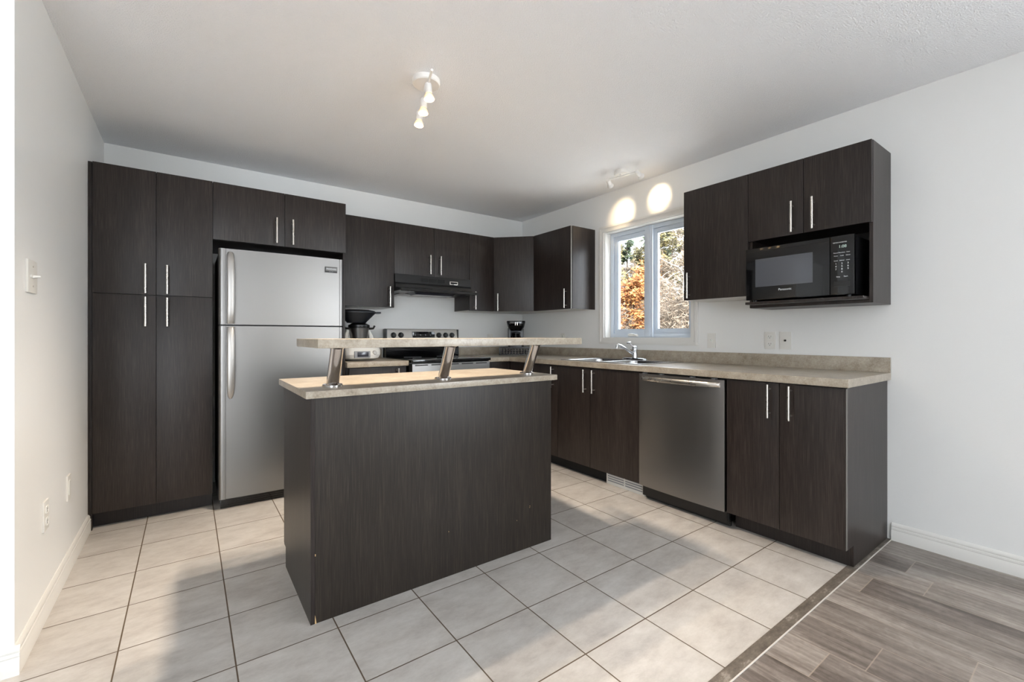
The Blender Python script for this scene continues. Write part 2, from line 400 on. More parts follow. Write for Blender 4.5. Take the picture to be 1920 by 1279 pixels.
wl = MB(); wl.box(-WL - 0.12, -WL, LE, 0.0, 0, H); struct(wl.build('wall_left', M['wall'], smooth=False))
struct(MB().box(XF, -WL - 0.12, LE, LE + 0.12, 0, H).build('wall_hall', M['wall'], smooth=False))
wf = MB(); wf.box(XF - 0.12, XF, YR, LE + 0.12, 0, H)
struct(wf.build('wall_far', M['wall'], smooth=False))
wb_ = MB()
wb_.box(XF, -6.9, YR - 0.12, YR, 0, H); wb_.box(-4.0, 0.15, YR - 0.12, YR, 0, H); wb_.box(-6.9, -4.0, YR - 0.12, YR, 2.3, H); wb_.box(-6.9, -4.0, YR - 0.12, YR, 0, 0.1)
struct(wb_.build('wall_rear', M['wall'], smooth=False))
# frames round the patio door and the unseen window added for its light
fr = MB()
for x in (-6.9, -5.48, -4.06): fr.box(x, x + 0.06, YR + 0.03, YR + 0.09, 0.1, 2.3, 0.004)
fr.box(-6.9, -4.0, YR + 0.03, YR + 0.09, 0.1, 0.16); fr.box(-6.9, -4.0, YR + 0.03, YR + 0.09, 2.24, 2.3)
struct(fr.build('door_1', M['trim']))
fr = MB()
for y in (-7.2, -6.43, -5.66): fr.box(0.03, 0.09, y, y + 0.06, 0.6, 2.2, 0.004)
fr.box(0.03, 0.09, -7.2, -5.6, 0.6, 0.66); fr.box(0.03, 0.09, -7.2, -5.6, 2.14, 2.2)
struct(fr.build('added_window', M['trim']))
# baseboards (grooved profile)
def baseboard(name, p0, p1, n, hgt=0.095):
    p0 = Vector((*p0, 0)); p1 = Vector((*p1, 0)); n = Vector((*n, 0))
    prof = [(0, 0), (0.014, 0), (0.014, 0.055), (0.0125, 0.0575), (0.0125, 0.060), (0.014, 0.0625), (0.013, 0.071), (0.0105, 0.073), (0.0105, 0.0755), (0.0115, 0.078), (0.010, 0.086), (0.006, 0.092), (0.003, hgt), (0, hgt)]
    L = [[p + n * a + Vector((0, 0, b)) for a, b in prof] for p in (p0, p1)]
    o = MB(); o.loft(L); return struct(o.build(name, M['trim']))
baseboard('baseboard_right', (0, -3.335), (0, YR), (-1, 0))
baseboard('baseboard_left', (-WL, -0.545), (-WL, LE), (1, 0))
baseboard('baseboard_hall', (-WL + 0.014, LE), (XF, LE), (0, -1))
baseboard('baseboard_rear', (-4.0, YR), (0, YR), (0, 1))

# ------------------------------------------------------------ kitchen window
def frame_loops(y0, y1, z0, z1, w, x0, x1, mb, bev=0.0):
    """rectangular frame of face width w lying on a plane of constant x"""
    o = [(y0, z0), (y1, z0), (y1, z1), (y0, z1)]; i = [(y0 + w, z0 + w), (y1 - w, z0 + w), (y1 - w, z1 - w), (y0 + w, z1 - w)]
    b = bmesh.new()
    V = {}
    for k, (P, x) in enumerate(((o, x0), (i, x0), (o, x1), (i, x1))):
        for j, (y, z) in enumerate(P): V[(k, j)] = b.verts.new((x, y, z))
    for j in range(4):
        l = (j + 1) % 4
        b.faces.new((V[0, j], V[0, l], V[1, l], V[1, j])); b.faces.new((V[2, j], V[3, j], V[3, l], V[2, l]))
        b.faces.new((V[0, j], V[2, j], V[2, l], V[0, l])); b.faces.new((V[1, j], V[1, l], V[3, l], V[3, j]))
    bmesh.ops.recalc_face_normals(b, faces=b.faces)
    if bev: bmesh.ops.bevel(b, geom=list(b.edges), offset=bev, segments=2, affect='EDGES')
    mb._merge(b); return mb
win = bpy.data.objects.new('window_1', None); COL.objects.link(win); win.location = (0.0, -1.70, 1.098); struct(win)
c = MB(); frame_loops(-2.194, -1.199, 1.041, 2.125, 0.058, -0.016, 0.0, c, 0.002)
frame_loops(-2.187, -1.206, 1.048, 2.118, 0.016, -0.021, -0.012, c, 0.002); frame_loops(-2.168, -1.225, 1.067, 2.099, 0.006, -0.019, -0.012, c, 0.001)
c.build('window_casing', M['trim'], win)
j = MB(); frame_loops(WY0, WY1, WZ0, WZ1, 0.004, -0.002, 0.149, j); j.build('window_jamb', M['trim'], win)
f = MB(); frame_loops(WY0 + 0.004, WY1 - 0.004, WZ0 + 0.004, WZ1 - 0.004, 0.035, 0.07, 0.145, f, 0.002)
f.box(0.066, 0.145, -1.725, -1.672, WZ0 + 0.03, WZ1 - 0.03, 0.004)
f.build('window_frame', M['window_vinyl'], win)
# mullion cover
mu = MB(); mu.box(0.058, 0.07, -1.738, -1.66, WZ0 + 0.006, WZ1 - 0.006, 0.003); mu.box(0.052, 0.06, -1.716, -1.682, WZ0 + 0.008, WZ1 - 0.008, 0.003)
mu.build('mullion', M['window_vinyl'], win)
for (a, b_) in ((-1.672, -1.301), (-2.098, -1.725)):
    s = MB(); frame_loops(a, b_, WZ0 + 0.037, WZ1 - 0.037, 0.034, 0.084, 0.125, s, 0.003); frame_loops(a + 0.03, b_ - 0.03, WZ0 + 0.067, WZ1 - 0.067, 0.012, 0.09, 0.12, s, 0.002)
    so = s.build('window_sash', M['window_vinyl'], win)
    g = MB(); g.box(0.104, 0.108, a + 0.036, b_ - 0.036, WZ0 + 0.073, WZ1 - 0.073); g.build('window_pane', M['glass'], so, smooth=False)
ck = MB(); ck.loft([rrect(0.062, -1.535, 0.03, 0.10, 0.008, 1.110), rrect(0.060, -1.535, 0.028, 0.095, 0.008, 1.122), rrect(0.064, -1.535, 0.018, 0.085, 0.006, 1.131)])
ck.tube([(0.05, -1.56, 1.128), (0.04, -1.53, 1.132), (0.042, -1.495, 1.128)], 0.005, 8)
ck.build('window_crank', M['plate'], win)

# ------------------------------------------------------------ cabinets
def pull(parent, p, n, z0, z1, name='handle'):
    """bar pull; p = point on door face (x, y), n = outward normal"""
    n = Vector((*n, 0)).normalized(); p = Vector((*p, 0)); c = p + n * 0.034
    b = MB(); b.cyl(c + Vector((0, 0, z0)), c + Vector((0, 0, z1)), 0.0062, n=14)
    for z in (z0 + 0.024, z1 - 0.024): b.cyl(p + Vector((0, 0, z)), c + Vector((0, 0, z)), 0.0045, n=10)
    return b.build(name, M['nickel'], parent)
def door(parent, o, u, n, s0, s1, z0, z1, hs=None, hz=None, t=0.018):
    """door slab between s0 and s1 along u; o on the door FRONT plane"""
    u = Vector((*u, 0)).normalized(); n = Vector((*n, 0)).normalized(); o = Vector((*o, 0))
    g = 0.0013
    b = MB(); b.obox(o + u * (s0 + g) - n * t + Vector((0, 0, z0 + g)), u, n, s1 - s0 - 2 * g, t, z1 - z0 - 2 * g, 0.0012)
    d = b.build('door', M['wood'], parent)
    if hs is not None:
        p = o + u * hs; pull(d, (p.x, p.y), (n.x, n.y), hz[0], hz[1])
    return d
EX, EY = (1, 0), (0, 1); NY, NX = (0, -1), (-1, 0)
UT, UB = 2.119, 1.362
# pantry
pan = thing('tall_cabinet', 'floor-standing dark pantry cabinet with four doors beside the left wall', 'cabinet', (-3.27, -0.30, 0))
b = MB(); b.box(-3.562, -2.9895, -0.598, -0.002, 0.097, 2.113, 0.001); b.box(-3.5795, -3.562, -0.604, -0.58, 0.0, 2.115, 0.0005); b.box(-3.562, -2.9895, -0.53, -0.51, 0.0, 0.10)
b.box(-2.9895 - 0.016, -2.9895, -0.53, -0.002, 0, 0.1)
b.build('carcass', M['wood'], pan)
b = MB(); b.box(-3.5795, -2.9895, -0.536, -0.529, 0.0, 0.0975); b.build('toe_kick', M['kick'], pan)
PY_ = -0.62
door(pan, (0, PY_), EX, NY, -3.560, -3.274, 0.097, 1.361, -3.324, (1.173, 1.349)); door(pan, (0, PY_), EX, NY, -3.274, -2.9885, 0.097, 1.361, -3.221, (1.173, 1.349))
door(pan, (0, PY_), EX, NY, -3.560, -3.274, 1.363, 2.115, -3.324, (1.371, 1.547)); door(pan, (0, PY_), EX, NY, -3.274, -2.9885, 1.363, 2.115, -3.221, (1.371, 1.547))
# over fridge
ofc = thing('fridge_surround_cabinet', 'dark two-door cabinet above the refrigerator with a full-height gable panel', 'cabinet', (-2.57, -0.30, 0))
b = MB(); b.box(-2.9885, -2.170, -0.598, -0.002, 1.742, 2.113, 0.001); b.build('carcass', M['wood'], ofc)
b = MB(); b.box(-2.169, -2.1535, -0.600, -0.002, 0.0, 2.115, 0.0008); b.build('gable_panel', M['wood'], ofc)
door(ofc, (0, PY_), EX, NY, -2.9885, -2.5692, 1.741, 2.115, -2.623, (1.756, 1.931)); door(ofc, (0, PY_), EX, NY, -2.5692, -2.1527, 1.741, 2.115, -2.521, (1.756, 1.931))
# back wall uppers
UD = -0.311
def upper(label, x0, x1, z0, doors, nm='wall_cabinet'):
    t = thing(nm, label, 'cabinet', ((x0 + x1) / 2, -0.15, z0))
    b = MB(); b.box(x0 + 0.0006, x1 - 0.0006, UD + 0.02, -0.0015, z0 + 0.006, UT - 0.001, 0.0008); b.build('carcass', M['wood'], t)
    b = MB(); b.box(x0 + 0.001, x1 - 0.001, UD + 0.021, -0.0015, z0 + 0.001, z0 + 0.0055); b.build('underside_panel', M['white_board'], t)
    for (a, c, hs, hz) in doors: door(t, (0, UD), EX, NY, a, c, z0, UT, hs, hz)
    return t
upper('dark single-door wall cabinet between the fridge gable and the range hood', -2.1527, -1.653, UB, [(-2.1527, -1.653, -1.701, (1.370, 1.545))])
upper('short dark two-door wall cabinet directly above the black range hood', -1.653, -0.8866, 1.6646, [(-1.653, -1.267, -1.318, (1.682, 1.857)), (-1.267, -0.8866, -1.213, (1.682, 1.857))])
upper('narrow dark wall cabinet just right of the range hood', -0.8866, -0.5989, UB, [(-0.8866, -0.5989, -0.836, (1.375, 1.550))])
# diagonal corner
dg = thing('corner_wall_cabinet', 'dark wall cabinet with a diagonal door across the room corner', 'cabinet', (-0.3, -0.3, UB))
RD = -0.314
poly = [(-0.5985, -0.002), (-0.5985, UD + 0.012), (RD + 0.012, -0.5985), (-0.002, -0.5985), (-0.002, -0.002)]
MB().prism(poly, UB + 0.006, UT - 0.001).build('carcass', M['wood'], dg)
MB().prism(poly, UB + 0.001, UB + 0.0055).build('underside_panel', M['white_board'], dg)
du = Vector((RD + 0.5989, -0.5988 - UD, 0)); L_ = du.length; du.normalize(); dn = Vector((du.y, -du.x, 0))
if dn.x > 0: dn = -dn
door(dg, (-0.5989, UD), (du.x, du.y), (dn.x, dn.y), 0.0, L_, UB, UT, 0.045, (1.368, 1.543), t=0.008)
# right wall uppers (u runs along -y)
def upper_r(label, y0, y1, z0, doors, end=False):
    t = thing('wall_cabinet', label, 'cabinet', (-0.15, (y0 + y1) / 2, z0))
    b = MB(); b.box(RD + 0.02, -0.0015, y0 - 0.0006, y1 + 0.0006, z0 + 0.006, UT - 0.001, 0.0008); b.build('carcass', M['wood'], t)
    b = MB(); b.box(RD + 0.021, -0.0015, y0 - 0.001, y1 + 0.001, z0 + 0.001, z0 + 0.0055); b.build('underside_panel', M['white_board'], t)
    for (a, c, hs, hz) in doors: door(t, (RD, 0), (0, -1), NX, -a, -c, z0, UT, -hs, hz)
    return t
t = upper_r('dark wall cabinet between the diagonal corner cabinet and the window', -0.5988, -1.1338, UB, [(-0.600, -1.131, -1.082, (1.372, 1.547))])
b = MB(); b.box(RD + 0.0195, -0.002, -1.1345, -1.1385, UB + 0.001, UT - 0.0005, 0.0005); e_ = b.build('end_panel', M['wood'], t)
b = MB(); b.box(RD + 0.001, RD + 0.018, -1.1325, -1.1345, UB + 0.002, UT - 0.002); b.build('edge_banding', M['edge'], t)
upper_r('dark single-door wall cabinet at the right edge of the window', -2.2709, -2.7138, UB, [(-2.2709, -2.7138, -2.317, (1.374, 1.549))])
# microwave cabinet
mc = thing('microwave_cabinet', 'dark wall cabinet with two short doors above an open microwave niche', 'cabinet', (-0.15, -3.02, 1.2874))
b = MB(); y0, y1 = -2.7145, -3.3307; XF_ = RD + 0.02
b.box(XF_, -0.002, y0, y0 - 0.016, 1.2874, UT - 0.001); b.box(XF_, -0.002, y1 + 0.016, y1, 1.2874, UT - 0.001)
b.box(XF_, -0.002, y0 - 0.016, y1 + 0.016, UT - 0.017, UT - 0.001); b.box(XF_, -0.002, y0 - 0.016, y1 + 0.016, 1.700, 1.716)
b.box(XF_, -0.002, y0 - 0.016, y1 + 0.016, 1.2874, 1.3034); b.box(-0.010, -0.002, y0 - 0.016, y1 + 0.016, 1.3034, UT - 0.017)
b.build('carcass', M['wood'], mc)
door(mc, (RD, 0), (0, -1), NX, 2.7138, 3.0201, 1.696, UT, 2.968, (1.708, 1.883)); door(mc, (RD, 0), (0, -1), NX, 3.0201, 3.3307, 1.696, UT, 3.073, (1.708, 1.883))
sh = MB(); sh.box(-0.385, -0.011, -2.7315, -3.3135, 1.3040, 1.3190, 0.001); 
sh.build('shelf', M['wood'], mc)

# ------------------------------------------------------------ base cabinets, right run
BD = -0.626; BT = 0.8686; BB = 0.1045; CB = 0.874
bc = thing('base_cabinet', 'dark two-door base cabinet at the open end of the counter, right of the dishwasher', 'cabinet', (-0.3, -3.03, 0))
b = MB(); b.box(BD + 0.02, -0.002, -2.7455, -3.2985, BB, CB - 0.0005, 0.0008)
b.build('carcass', M['wood'], bc)
b = MB(); pf = [(BD + 0.0185, BB), (BD + 0.0185, CB - 0.0005), (-0.0015, CB - 0.0005), (-0.0015, 0.0), (-0.526, 0.0), (-0.526, BB)]
b.loft([[Vector((x, y, z)) for x, z in pf] for y in (-3.3158, -3.2995)])
b.build('end_panel', M['wood'], bc)
MB().box(-0.526, -0.51, -2.7455, -3.299, 0.0, BB).build('toe_kick', M['kick'], bc)
door(bc, (BD, 0), (0, -1), NX, 2.7449, 3.0251, BB, BT, 2.980, (0.685, 0.860)); door(bc, (BD, 0), (0, -1), NX, 3.0251, 3.3150, BB, BT, 3.082, (0.685, 0.860))
MB().box(BD, BD + 0.018, -3.3152, -3.3168, BB + 0.002, BT - 0.002).build('edge_banding', M['edge'], bc)
# sink base
sb = thing('sink_base_cabinet', 'dark two-door base cabinet beneath the sink and window', 'cabinet', (-0.3, -1.72, 0))
b = MB(); b.box(BD + 0.02, -0.002, -1.3055, -1.2 - 0.1215, BB, CB - 0.0005); b.box(BD + 0.02, -0.002, -2.1215, -2.1375, BB, CB - 0.0005)
b.box(BD + 0.02, -0.002, -1.3215, -2.1215, BB, BB + 0.016); b.box(-0.010, -0.002, -1.3215, -2.1215, BB + 0.016, CB - 0.0005); b.box(BD + 0.02, BD + 0.036, -1.3215, -2.1215, 0.80, CB - 0.0005)
b.build('carcass', M['wood'], sb)
MB().box(-0.530, -0.515, -1.3055, -2.1375, 0.0, BB).build('toe_kick', M['black_gap'], sb)
door(sb, (BD, 0), (0, -1), NX, 1.305, 1.6749, BB, BT, 1.632, (0.680, 0.856)); door(sb, (BD, 0), (0, -1), NX, 1.6749, 2.1375, BB, BT, 1.722, (0.680, 0.856))
# corner base
cb = thing('corner_base_cabinet', 'dark L-shaped base cabinet in the room corner right of the stove', 'cabinet', (-0.4, -0.4, 0))
poly = [(-0.0015, -0.0015), (-0.883, -0.0015), (-0.883, BD + 0.02), (BD + 0.02, BD + 0.02), (BD + 0.02, -1.3045), (-0.0015, -1.3045)]
MB().prism(poly, BB, CB - 0.0005).build('carcass', M['wood'], cb)
poly = [(-0.0015, -0.0015), (-0.883, -0.0015), (-0.883, -0.53), (-0.53, -0.53), (-0.53, -1.3045), (-0.0015, -1.3045)]
MB().prism(poly, 0, BB - 0.0005).build('toe_kick', M['black_gap'], cb)
door(cb, (0, BD), EX, NY, -0.883, BD - 0.001, BB, BT)
door(cb, (BD, 0), (0, -1), NX, -BD + 0.002, 1.305, BB, BT, 1.255, (0.682, 0.858))
# left of stove
lb = thing('base_cabinet', 'dark base cabinet between the refrigerator gable and the stove', 'cabinet', (-1.9, -0.3, 0))
b = MB(); b.box(-2.1525, -1.667, BD + 0.02, -0.0015, BB, CB - 0.0005); b.build('carcass', M['wood'], lb)
MB().box(-2.1525, -1.667, -0.53, -0.515, 0, BB).build('toe_kick', M['kick'], lb)
door(lb, (0, BD), EX, NY, -2.130, -1.700, BB, BT, -1.75, (0.68, 0.855))
# toe-kick grille
vg = MB(); vg.box(-0.552, -0.5305, -1.775, -2.122, 0.0, 0.100, 0.002)
vt = vg.build('floor_register', M['plate']); tag(vt, 'white metal air grille set in the toe kick below the sink cabinet', 'vent')
g = MB()
for k in range(2):
    for r in range(4):
        yy = -1.79 - k * 0.165
        g.box(-0.5535, -0.5515, yy, yy - 0.15, 0.022 + r * 0.017, 0.030 + r * 0.017)
g.build('grille_slots', M['mark_dim'], vt)

# ------------------------------------------------------------ countertops
CF = -0.651; CE = -3.3327
SKX0, SKX1, SKY0, SKY1 = -0.575, -0.085, -2.095, -1.325
ct = thing('countertop', 'L-shaped beige stone-look countertop with backsplash along the window wall', 'countertop', (-0.35, -1.7, 0.874))
xs = [-0.886, CF, SKX0, SKX1, -0.001]; ys = [CE, SKY0, SKY1, CF, -0.001]
def keep(i, j):
    if i == 0: return j == 3
    if i == 2 and j == 1: return False
    return True
MB().slab(xs, ys, keep, 0.874, 0.914, 0.0045).build('worktop', M['counter'], ct)
b = MB(); b.box(-0.0215, -0.0015, CE, -0.0015, 0.914, 0.9973, 0.003); b.box(-0.886, -0.0215, -0.0215, -0.0015, 0.914, 0.9973, 0.003); b.build('backsplash', M['counter'], ct)
c2 = thing('countertop', 'short beige stone-look countertop between the refrigerator and the stove', 'countertop', (-1.9, -0.33, 0.874))
MB().box(-2.152, -1.662, CF, -0.001, 0.874, 0.914, 0.004).build('worktop', M['counter'], c2)
MB().box(-2.152, -1.662, -0.0215, -0.0015, 0.914, 0.9973, 0.003).build('backsplash', M['counter'], c2)

# ------------------------------------------------------------ sink and faucet
sk = thing('kitchen_sink', 'stainless double-bowl drop-in sink below the window', 'sink', (-0.33, -1.71, 0.914))
X0, X1, Y0, Y1 = SKX0 - 0.018, SKX1 + 0.018, SKY0 - 0.018, SKY1 + 0.018
xs = [X0, X0 + 0.045, X1 - 0.11, X1]; ys = [Y0, Y0 + 0.045, (Y0 + Y1) / 2 - 0.015, (Y0 + Y1) / 2 + 0.015, Y1 - 0.045, Y1]
MB().slab(xs, ys, lambda i, j: not (i == 1 and j in (1, 3)), 0.9145, 0.9195, 0.0018).build('rim', M['steel_sink'], sk)
for (a, c) in ((ys[1], ys[2]), (ys[3], ys[4])):
    cx_, cy_, w, h = (xs[1] + xs[2]) / 2, (a + c) / 2, xs[2] - xs[1], c - a
    b = MB(); b.loft([rrect(cx_, cy_, w, h, 0.004, 0.9185), rrect(cx_, cy_, w - 0.006, h - 0.006, 0.05, 0.912), rrect(cx_, cy_, w - 0.02, h - 0.02, 0.06, 0.78), rrect(cx_, cy_, w - 0.09, h - 0.09, 0.06, 0.745), rrect(cx_, cy_, 0.09, 0.09, 0.044, 0.741)], cap0=False)
    bo = b.build('bowl', M['steel_sink'], sk)
    b = MB(); b.lathe([(0.042, 0.7415), (0.042, 0.744), (0.03, 0.744), (0.026, 0.742)], cx_, cy_); b.build('drain', M['chrome'], bo)
fc = thing('kitchen_faucet', 'chrome single-lever faucet standing on the sink ledge', 'faucet', (-0.125, -1.70, 0.92))
MB().loft([rrect(-0.125, -1.70, 0.055, 0.25, 0.027, 0.9197), rrect(-0.125, -1.70, 0.05, 0.245, 0.024, 0.930), rrect(-0.125, -1.70, 0.03, 0.20, 0.014, 0.936)]).build('base_plate', M['chrome'], fc)
MB().lathe([(0.024, 0.934), (0.023, 0.96), (0.021, 0.985), (0.0235, 1.0), (0.0235, 1.012), (0.018, 1.028), (0.006, 1.034)], -0.125, -1.70).build('body', M['chrome'], fc)
MB().tube([(-0.13, -1.70, 0.962), (-0.18, -1.695, 0.985), (-0.235, -1.69, 1.015), (-0.285, -1.682, 1.038), (-0.305, -1.678, 1.041), (-0.318, -1.676, 1.034), (-0.321, -1.675, 1.015)], 0.0115, 12).build('spout', M['chrome'], fc)
MB().tube([(-0.125, -1.70, 1.015), (-0.135, -1.68, 1.036), (-0.143, -1.66, 1.056)], 0.0055, 8).lathe([(0.004, 0), (0.019, 0.004), (0.02, 0.009), (0.012, 0.013)], 0, 0, 16, axis=(-0.3, 0.1, 1), o=(-0.145, -1.655, 1.053)).build('lever', M['chrome'], fc)

# ------------------------------------------------------------ dishwasher
dw = thing('dishwasher', 'stainless dishwasher with a curved bar handle under the counter', 'dishwasher', (-0.33, -2.44, 0))
MB().box(-0.60, -0.03, -2.145, -2.733, 0.03, 0.868).build('tub', M['black_plastic'], dw)
b = MB()
N = 14; prof = []
y0, y1 = -2.1405, -2.7365
poly = [(-0.602, y0), (-0.602, y1)] + [(-0.634 - 0.012 * math.sin(PI * k / N) ** 0.5, y1 + (y0 - y1) * k / N) for k in range(N + 1)]
b.prism(poly, 0.1065, 0.8617); dd = b.build('door', M['steel_dw'], dw)
hp = []
for k in range(17):
    s = k / 16; y = -2.168 + (-2.712 + 2.168) * s; a = math.sin(PI * s)
    x = -0.640 - 0.040 * a ** 0.45; z = 0.832; hw, hh = 0.008, 0.014 + 0.002 * a
    hp.append([Vector((x + hw * math.cos(q), y, z + hh * math.sin(q))) for q in [2 * PI * i / 12 for i in range(12)]])
MB().loft(hp).build('handle', M['nickel'], dd)
MB().box(-0.56, -0.545, -2.145, -2.733, 0.005, 0.105).build('toe_kick', M['black_gap'], dw)
b = MB(); b.box(-0.60, -0.59, -2.735, -2.7425, 0.03, 0.87); b.build('side_seal', M['black_gap'], dw)
for y in (-2.17, -2.30, -2.52, -2.66): MB().box(-0.638, -0.606, y, y - 0.02, 0.8625, 0.8675, 0.001).build('latch_clip', M['mark_dim'], dd)

# ------------------------------------------------------------ refrigerator
fg = thing('refrigerator', 'stainless top-freezer refrigerator standing beside the pantry cabinet', 'refrigerator', (-2.58, -0.36, 0))
FX0, FX1 = -2.9616, -2.1963
MB().box(FX0 + 0.008, FX1 - 0.004, -0.632, -0.04, 0.03, 1.668, 0.004).build('body', M['grey_plastic'], fg)
def fdoor(z0, z1):
    b = MB()
    pl = [(FX0, -0.636)] + [(FX0 + 0.020 - 0.020 * math.cos(a), -0.680 - 0.020 * math.sin(a)) for a in [PI / 2 * k / 6 for k in range(7)]] + [(FX0 + 0.0375, -0.700), (FX0 + 0.0375, -0.636)]
    b.prism(pl, z0, z1)
    pr = [(FX1, -0.636)] + [(FX1 - 0.012 + 0.012 * math.cos(a), -0.686 - 0.012 * math.sin(a)) for a in [PI / 2 * k / 6 for k in range(7)]] + [(FX1 - 0.0215, -0.698), (FX1 - 0.0215, -0.636)]
    b.prism(pr[::-1], z0, z1)
    n = 16; xa, xb = FX0 + 0.040, FX1 - 0.0245
    b.prism([(xa, -0.636)] + [(xa + (xb - xa) * k / n, -0.696 - 0.008 * math.sin(PI * k / n)) for k in range(n + 1)] + [(xb, -0.636)], z0, z1)
    b.box(FX0 + 0.03, FX0 + 0.045, -0.69, -0.636, z0 + 0.001, z1 - 0.001); b.box(FX1 - 0.03, FX1 - 0.018, -0.69, -0.636, z0 + 0.001, z1 - 0.001)
    return b
fz = fdoor(1.189, 1.6764).build('freezer_door', M['steel'], fg)
fd = fdoor(0.0694, 1.180).build('fridge_door', M['steel'], fg)
def grip(zs, parent):
    L = []
    for z, off, w in zs:
        cx_ = -2.898; y = -0.703 - off; t = 0.011
        L.append([Vector((cx_ + w / 2 * math.copysign(abs(math.cos(q)) ** 0.6, math.cos(q)), y + t * math.sin(q), z)) for q in [2 * PI * i / 16 for i in range(16)]])
    MB().loft(L).build('handle', M['handle_silver'], parent)
grip([(1.655, 0.000, 0.020), (1.648, 0.004, 0.034), (1.63, 0.014, 0.041), (1.59, 0.028, 0.043), (1.5, 0.036, 0.043), (1.38, 0.038, 0.043), (1.27, 0.032, 0.043), (1.21, 0.022, 0.043), (1.194, 0.012, 0.043)], fz)
grip([(1.175, 0.012, 0.043), (1.16, 0.022, 0.043), (1.10, 0.032, 0.043), (1.0, 0.038, 0.043), (0.88, 0.036, 0.043), (0.79, 0.028, 0.041), (0.74, 0.014, 0.034), (0.722, 0.005, 0.024), (0.712, 0.0, 0.012)], fd)
bd = MB().box(-2.322, -2.238, -0.7065, -0.700, 1.574, 1.615, 0.0008).build('badge', M['grey_plastic'], fz)
MB().box(-2.319, -2.241, -0.7078, -0.7062, 1.586, 1.612, 0.0004).build('badge_face', M['badge'], bd)
text('FRIGIDAIRE', 0.0135, (-2.280, -0.7082, 1.599), PI / 2, 0, M['mark'], bd)
text('GALLERY', 0.0075, (-2.280, -0.7068, 1.580), PI / 2, 0, M['mark_dim'], bd)
b = MB(); b.box(FX0 + 0.01, FX1 - 0.01, -0.665, -0.60, 0.004, 0.064, 0.006)
for k in range(3): b.box(FX0 + 0.05, FX1 - 0.05, -0.668, -0.66, 0.015 + k * 0.014, 0.022 + k * 0.014)
b.build('kick_grille', M['black_gloss'], fg)
MB().box(-2.955, -2.90, -0.655, -0.60, 1.6685, 1.679, 0.003).build('hinge_cover', M['steel'], fg)

# ------------------------------------------------------------ range hood
hd = thing('range_hood', 'black under-cabinet range hood above the stove', 'range hood', (-1.27, -0.25, 1.5))
hx0, hx1 = -1.6515, -0.888
b = MB(); L = []
prof = [(-0.0015, 1.6635), (-0.325, 1.6635), (-0.330, 1.590), (-0.345, 1.575), (-0.350, 1.545), (-0.470, 1.527), (-0.474, 1.503), (-0.468, 1.500), (-0.44, 1.510), (-0.0015, 1.510)]
b.loft([[Vector((x, y, z)) for y, z in prof] for x in (hx0, hx1)]); b.build('shell', M['black_plastic'], hd)
b = MB()
for k in range(3): b.box(-1.405 + k * 0.083, -1.335 + k * 0.083, -0.3305, -0.327, 1.605, 1.640, 0.001)
b.build('vent_slots', M['black_gap'], hd)
sp = MB().box(-1.115, -1.030, -0.3325, -0.327, 1.600, 1.630, 0.002).build('switch_panel', M['nickel'], hd)
MB().box(-1.108, -1.037, -0.3345, -0.332, 1.606, 1.624, 0.001).build('rocker_switches', M['black_gap'], sp)
MB().loft([rrect(-1.27, -0.27, 0.42, 0.18, 0.02, 1.512), rrect(-1.27, -0.27, 0.38, 0.14, 0.02, 1.488)]).build('lamp_lens', M['lcd'], hd)
MB().box(-1.55, -1.0, -0.17, -0.03, 1.502, 1.512).build('grease_filter', M['steel'], hd)

# ------------------------------------------------------------ stove
st = thing('electric_range', 'stainless and black freestanding electric range below the hood', 'stove', (-1.27, -0.34, 0))
sx0, sx1 = -1.649, -0.890
MB().box(sx0, sx1, -0.63, -0.02, 0.03, 0.895).build('body', M['black_plastic'], st)
b = MB(); b.box(sx0 - 0.001, sx1 + 0.001, -0.695, -0.10, 0.895, 0.920, 0.006); b.build('cooktop', M['black_gloss'], st)
b = MB()
for (cx_, cy_, r) in ((-1.45, -0.50, 0.105), (-1.09, -0.50, 0.08), (-1.45, -0.24, 0.08), (-1.09, -0.24, 0.105)):
    n = 40; MB().loft([[Vector((cx_ + rr * math.cos(2 * PI * i / n), cy_ + rr * math.sin(2 * PI * i / n), z)) for i in range(n)] for rr, z in ((r, 0.9195), (r, 0.9204), (r - 0.004, 0.9204), (r - 0.004, 0.9195))], False, False).build('burner_ring', M['mark_dim'], st)
b = MB(); prof = [(-0.02, 0.915), (-0.095, 0.915), (-0.100, 0.93), (-0.094, 1.045), (-0.02, 1.045)]
b.loft([[Vector((x, y, z)) for y, z in prof] for x in (sx0, sx1)]); b.build('back_riser', M['black_gloss'], st)
b = MB(); prof = [(-0.02, 1.046), (-0.093, 1.046), (-0.080, 1.168), (-0.074, 1.178), (-0.060, 1.183), (-0.02, 1.183)]
b.loft([[Vector((x, y, z)) for y, z in prof] for x in (sx0 + 0.012, sx1 - 0.012)]); pnl = b.build('control_panel', M['steel_panel'], st)
b = MB()
for x in (sx0, sx1 - 0.0115): MB().box(x, x + 0.0115, -0.097, -0.02, 1.044, 1.180, 0.004).build('end_cap', M['black_plastic'], st)
knob = None
for x in (-1.574, -1.502, -1.108, -1.034, -0.963):
    if knob is None:
        b = MB(); b.lathe([(0.026, 0), (0.026, 0.008), (0.021, 0.012), (0.019, 0.026), (0.015, 0.029)], 0, 0, 24, axis=(0, -1, 0.1), o=(x, -0.0845, 1.122)); b.box(x - 0.0035, x + 0.0035, -0.118, -0.10, 1.106, 1.143, 0.001)
        knob = b.build('knob', M['black_plastic'], pnl); kx = x
    else:
        k2 = knob.copy(); COL.objects.link(k2); k2.parent = pnl; k2.location = (x - kx, 0, 0)
dp = MB().obox((-1.385, -0.0905, 1.100), (1, 0, 0), (0, 1, 0), 0.232, 0.01, 0.056, 0.002).build('display', M['black_gloss'], pnl)
b = MB()
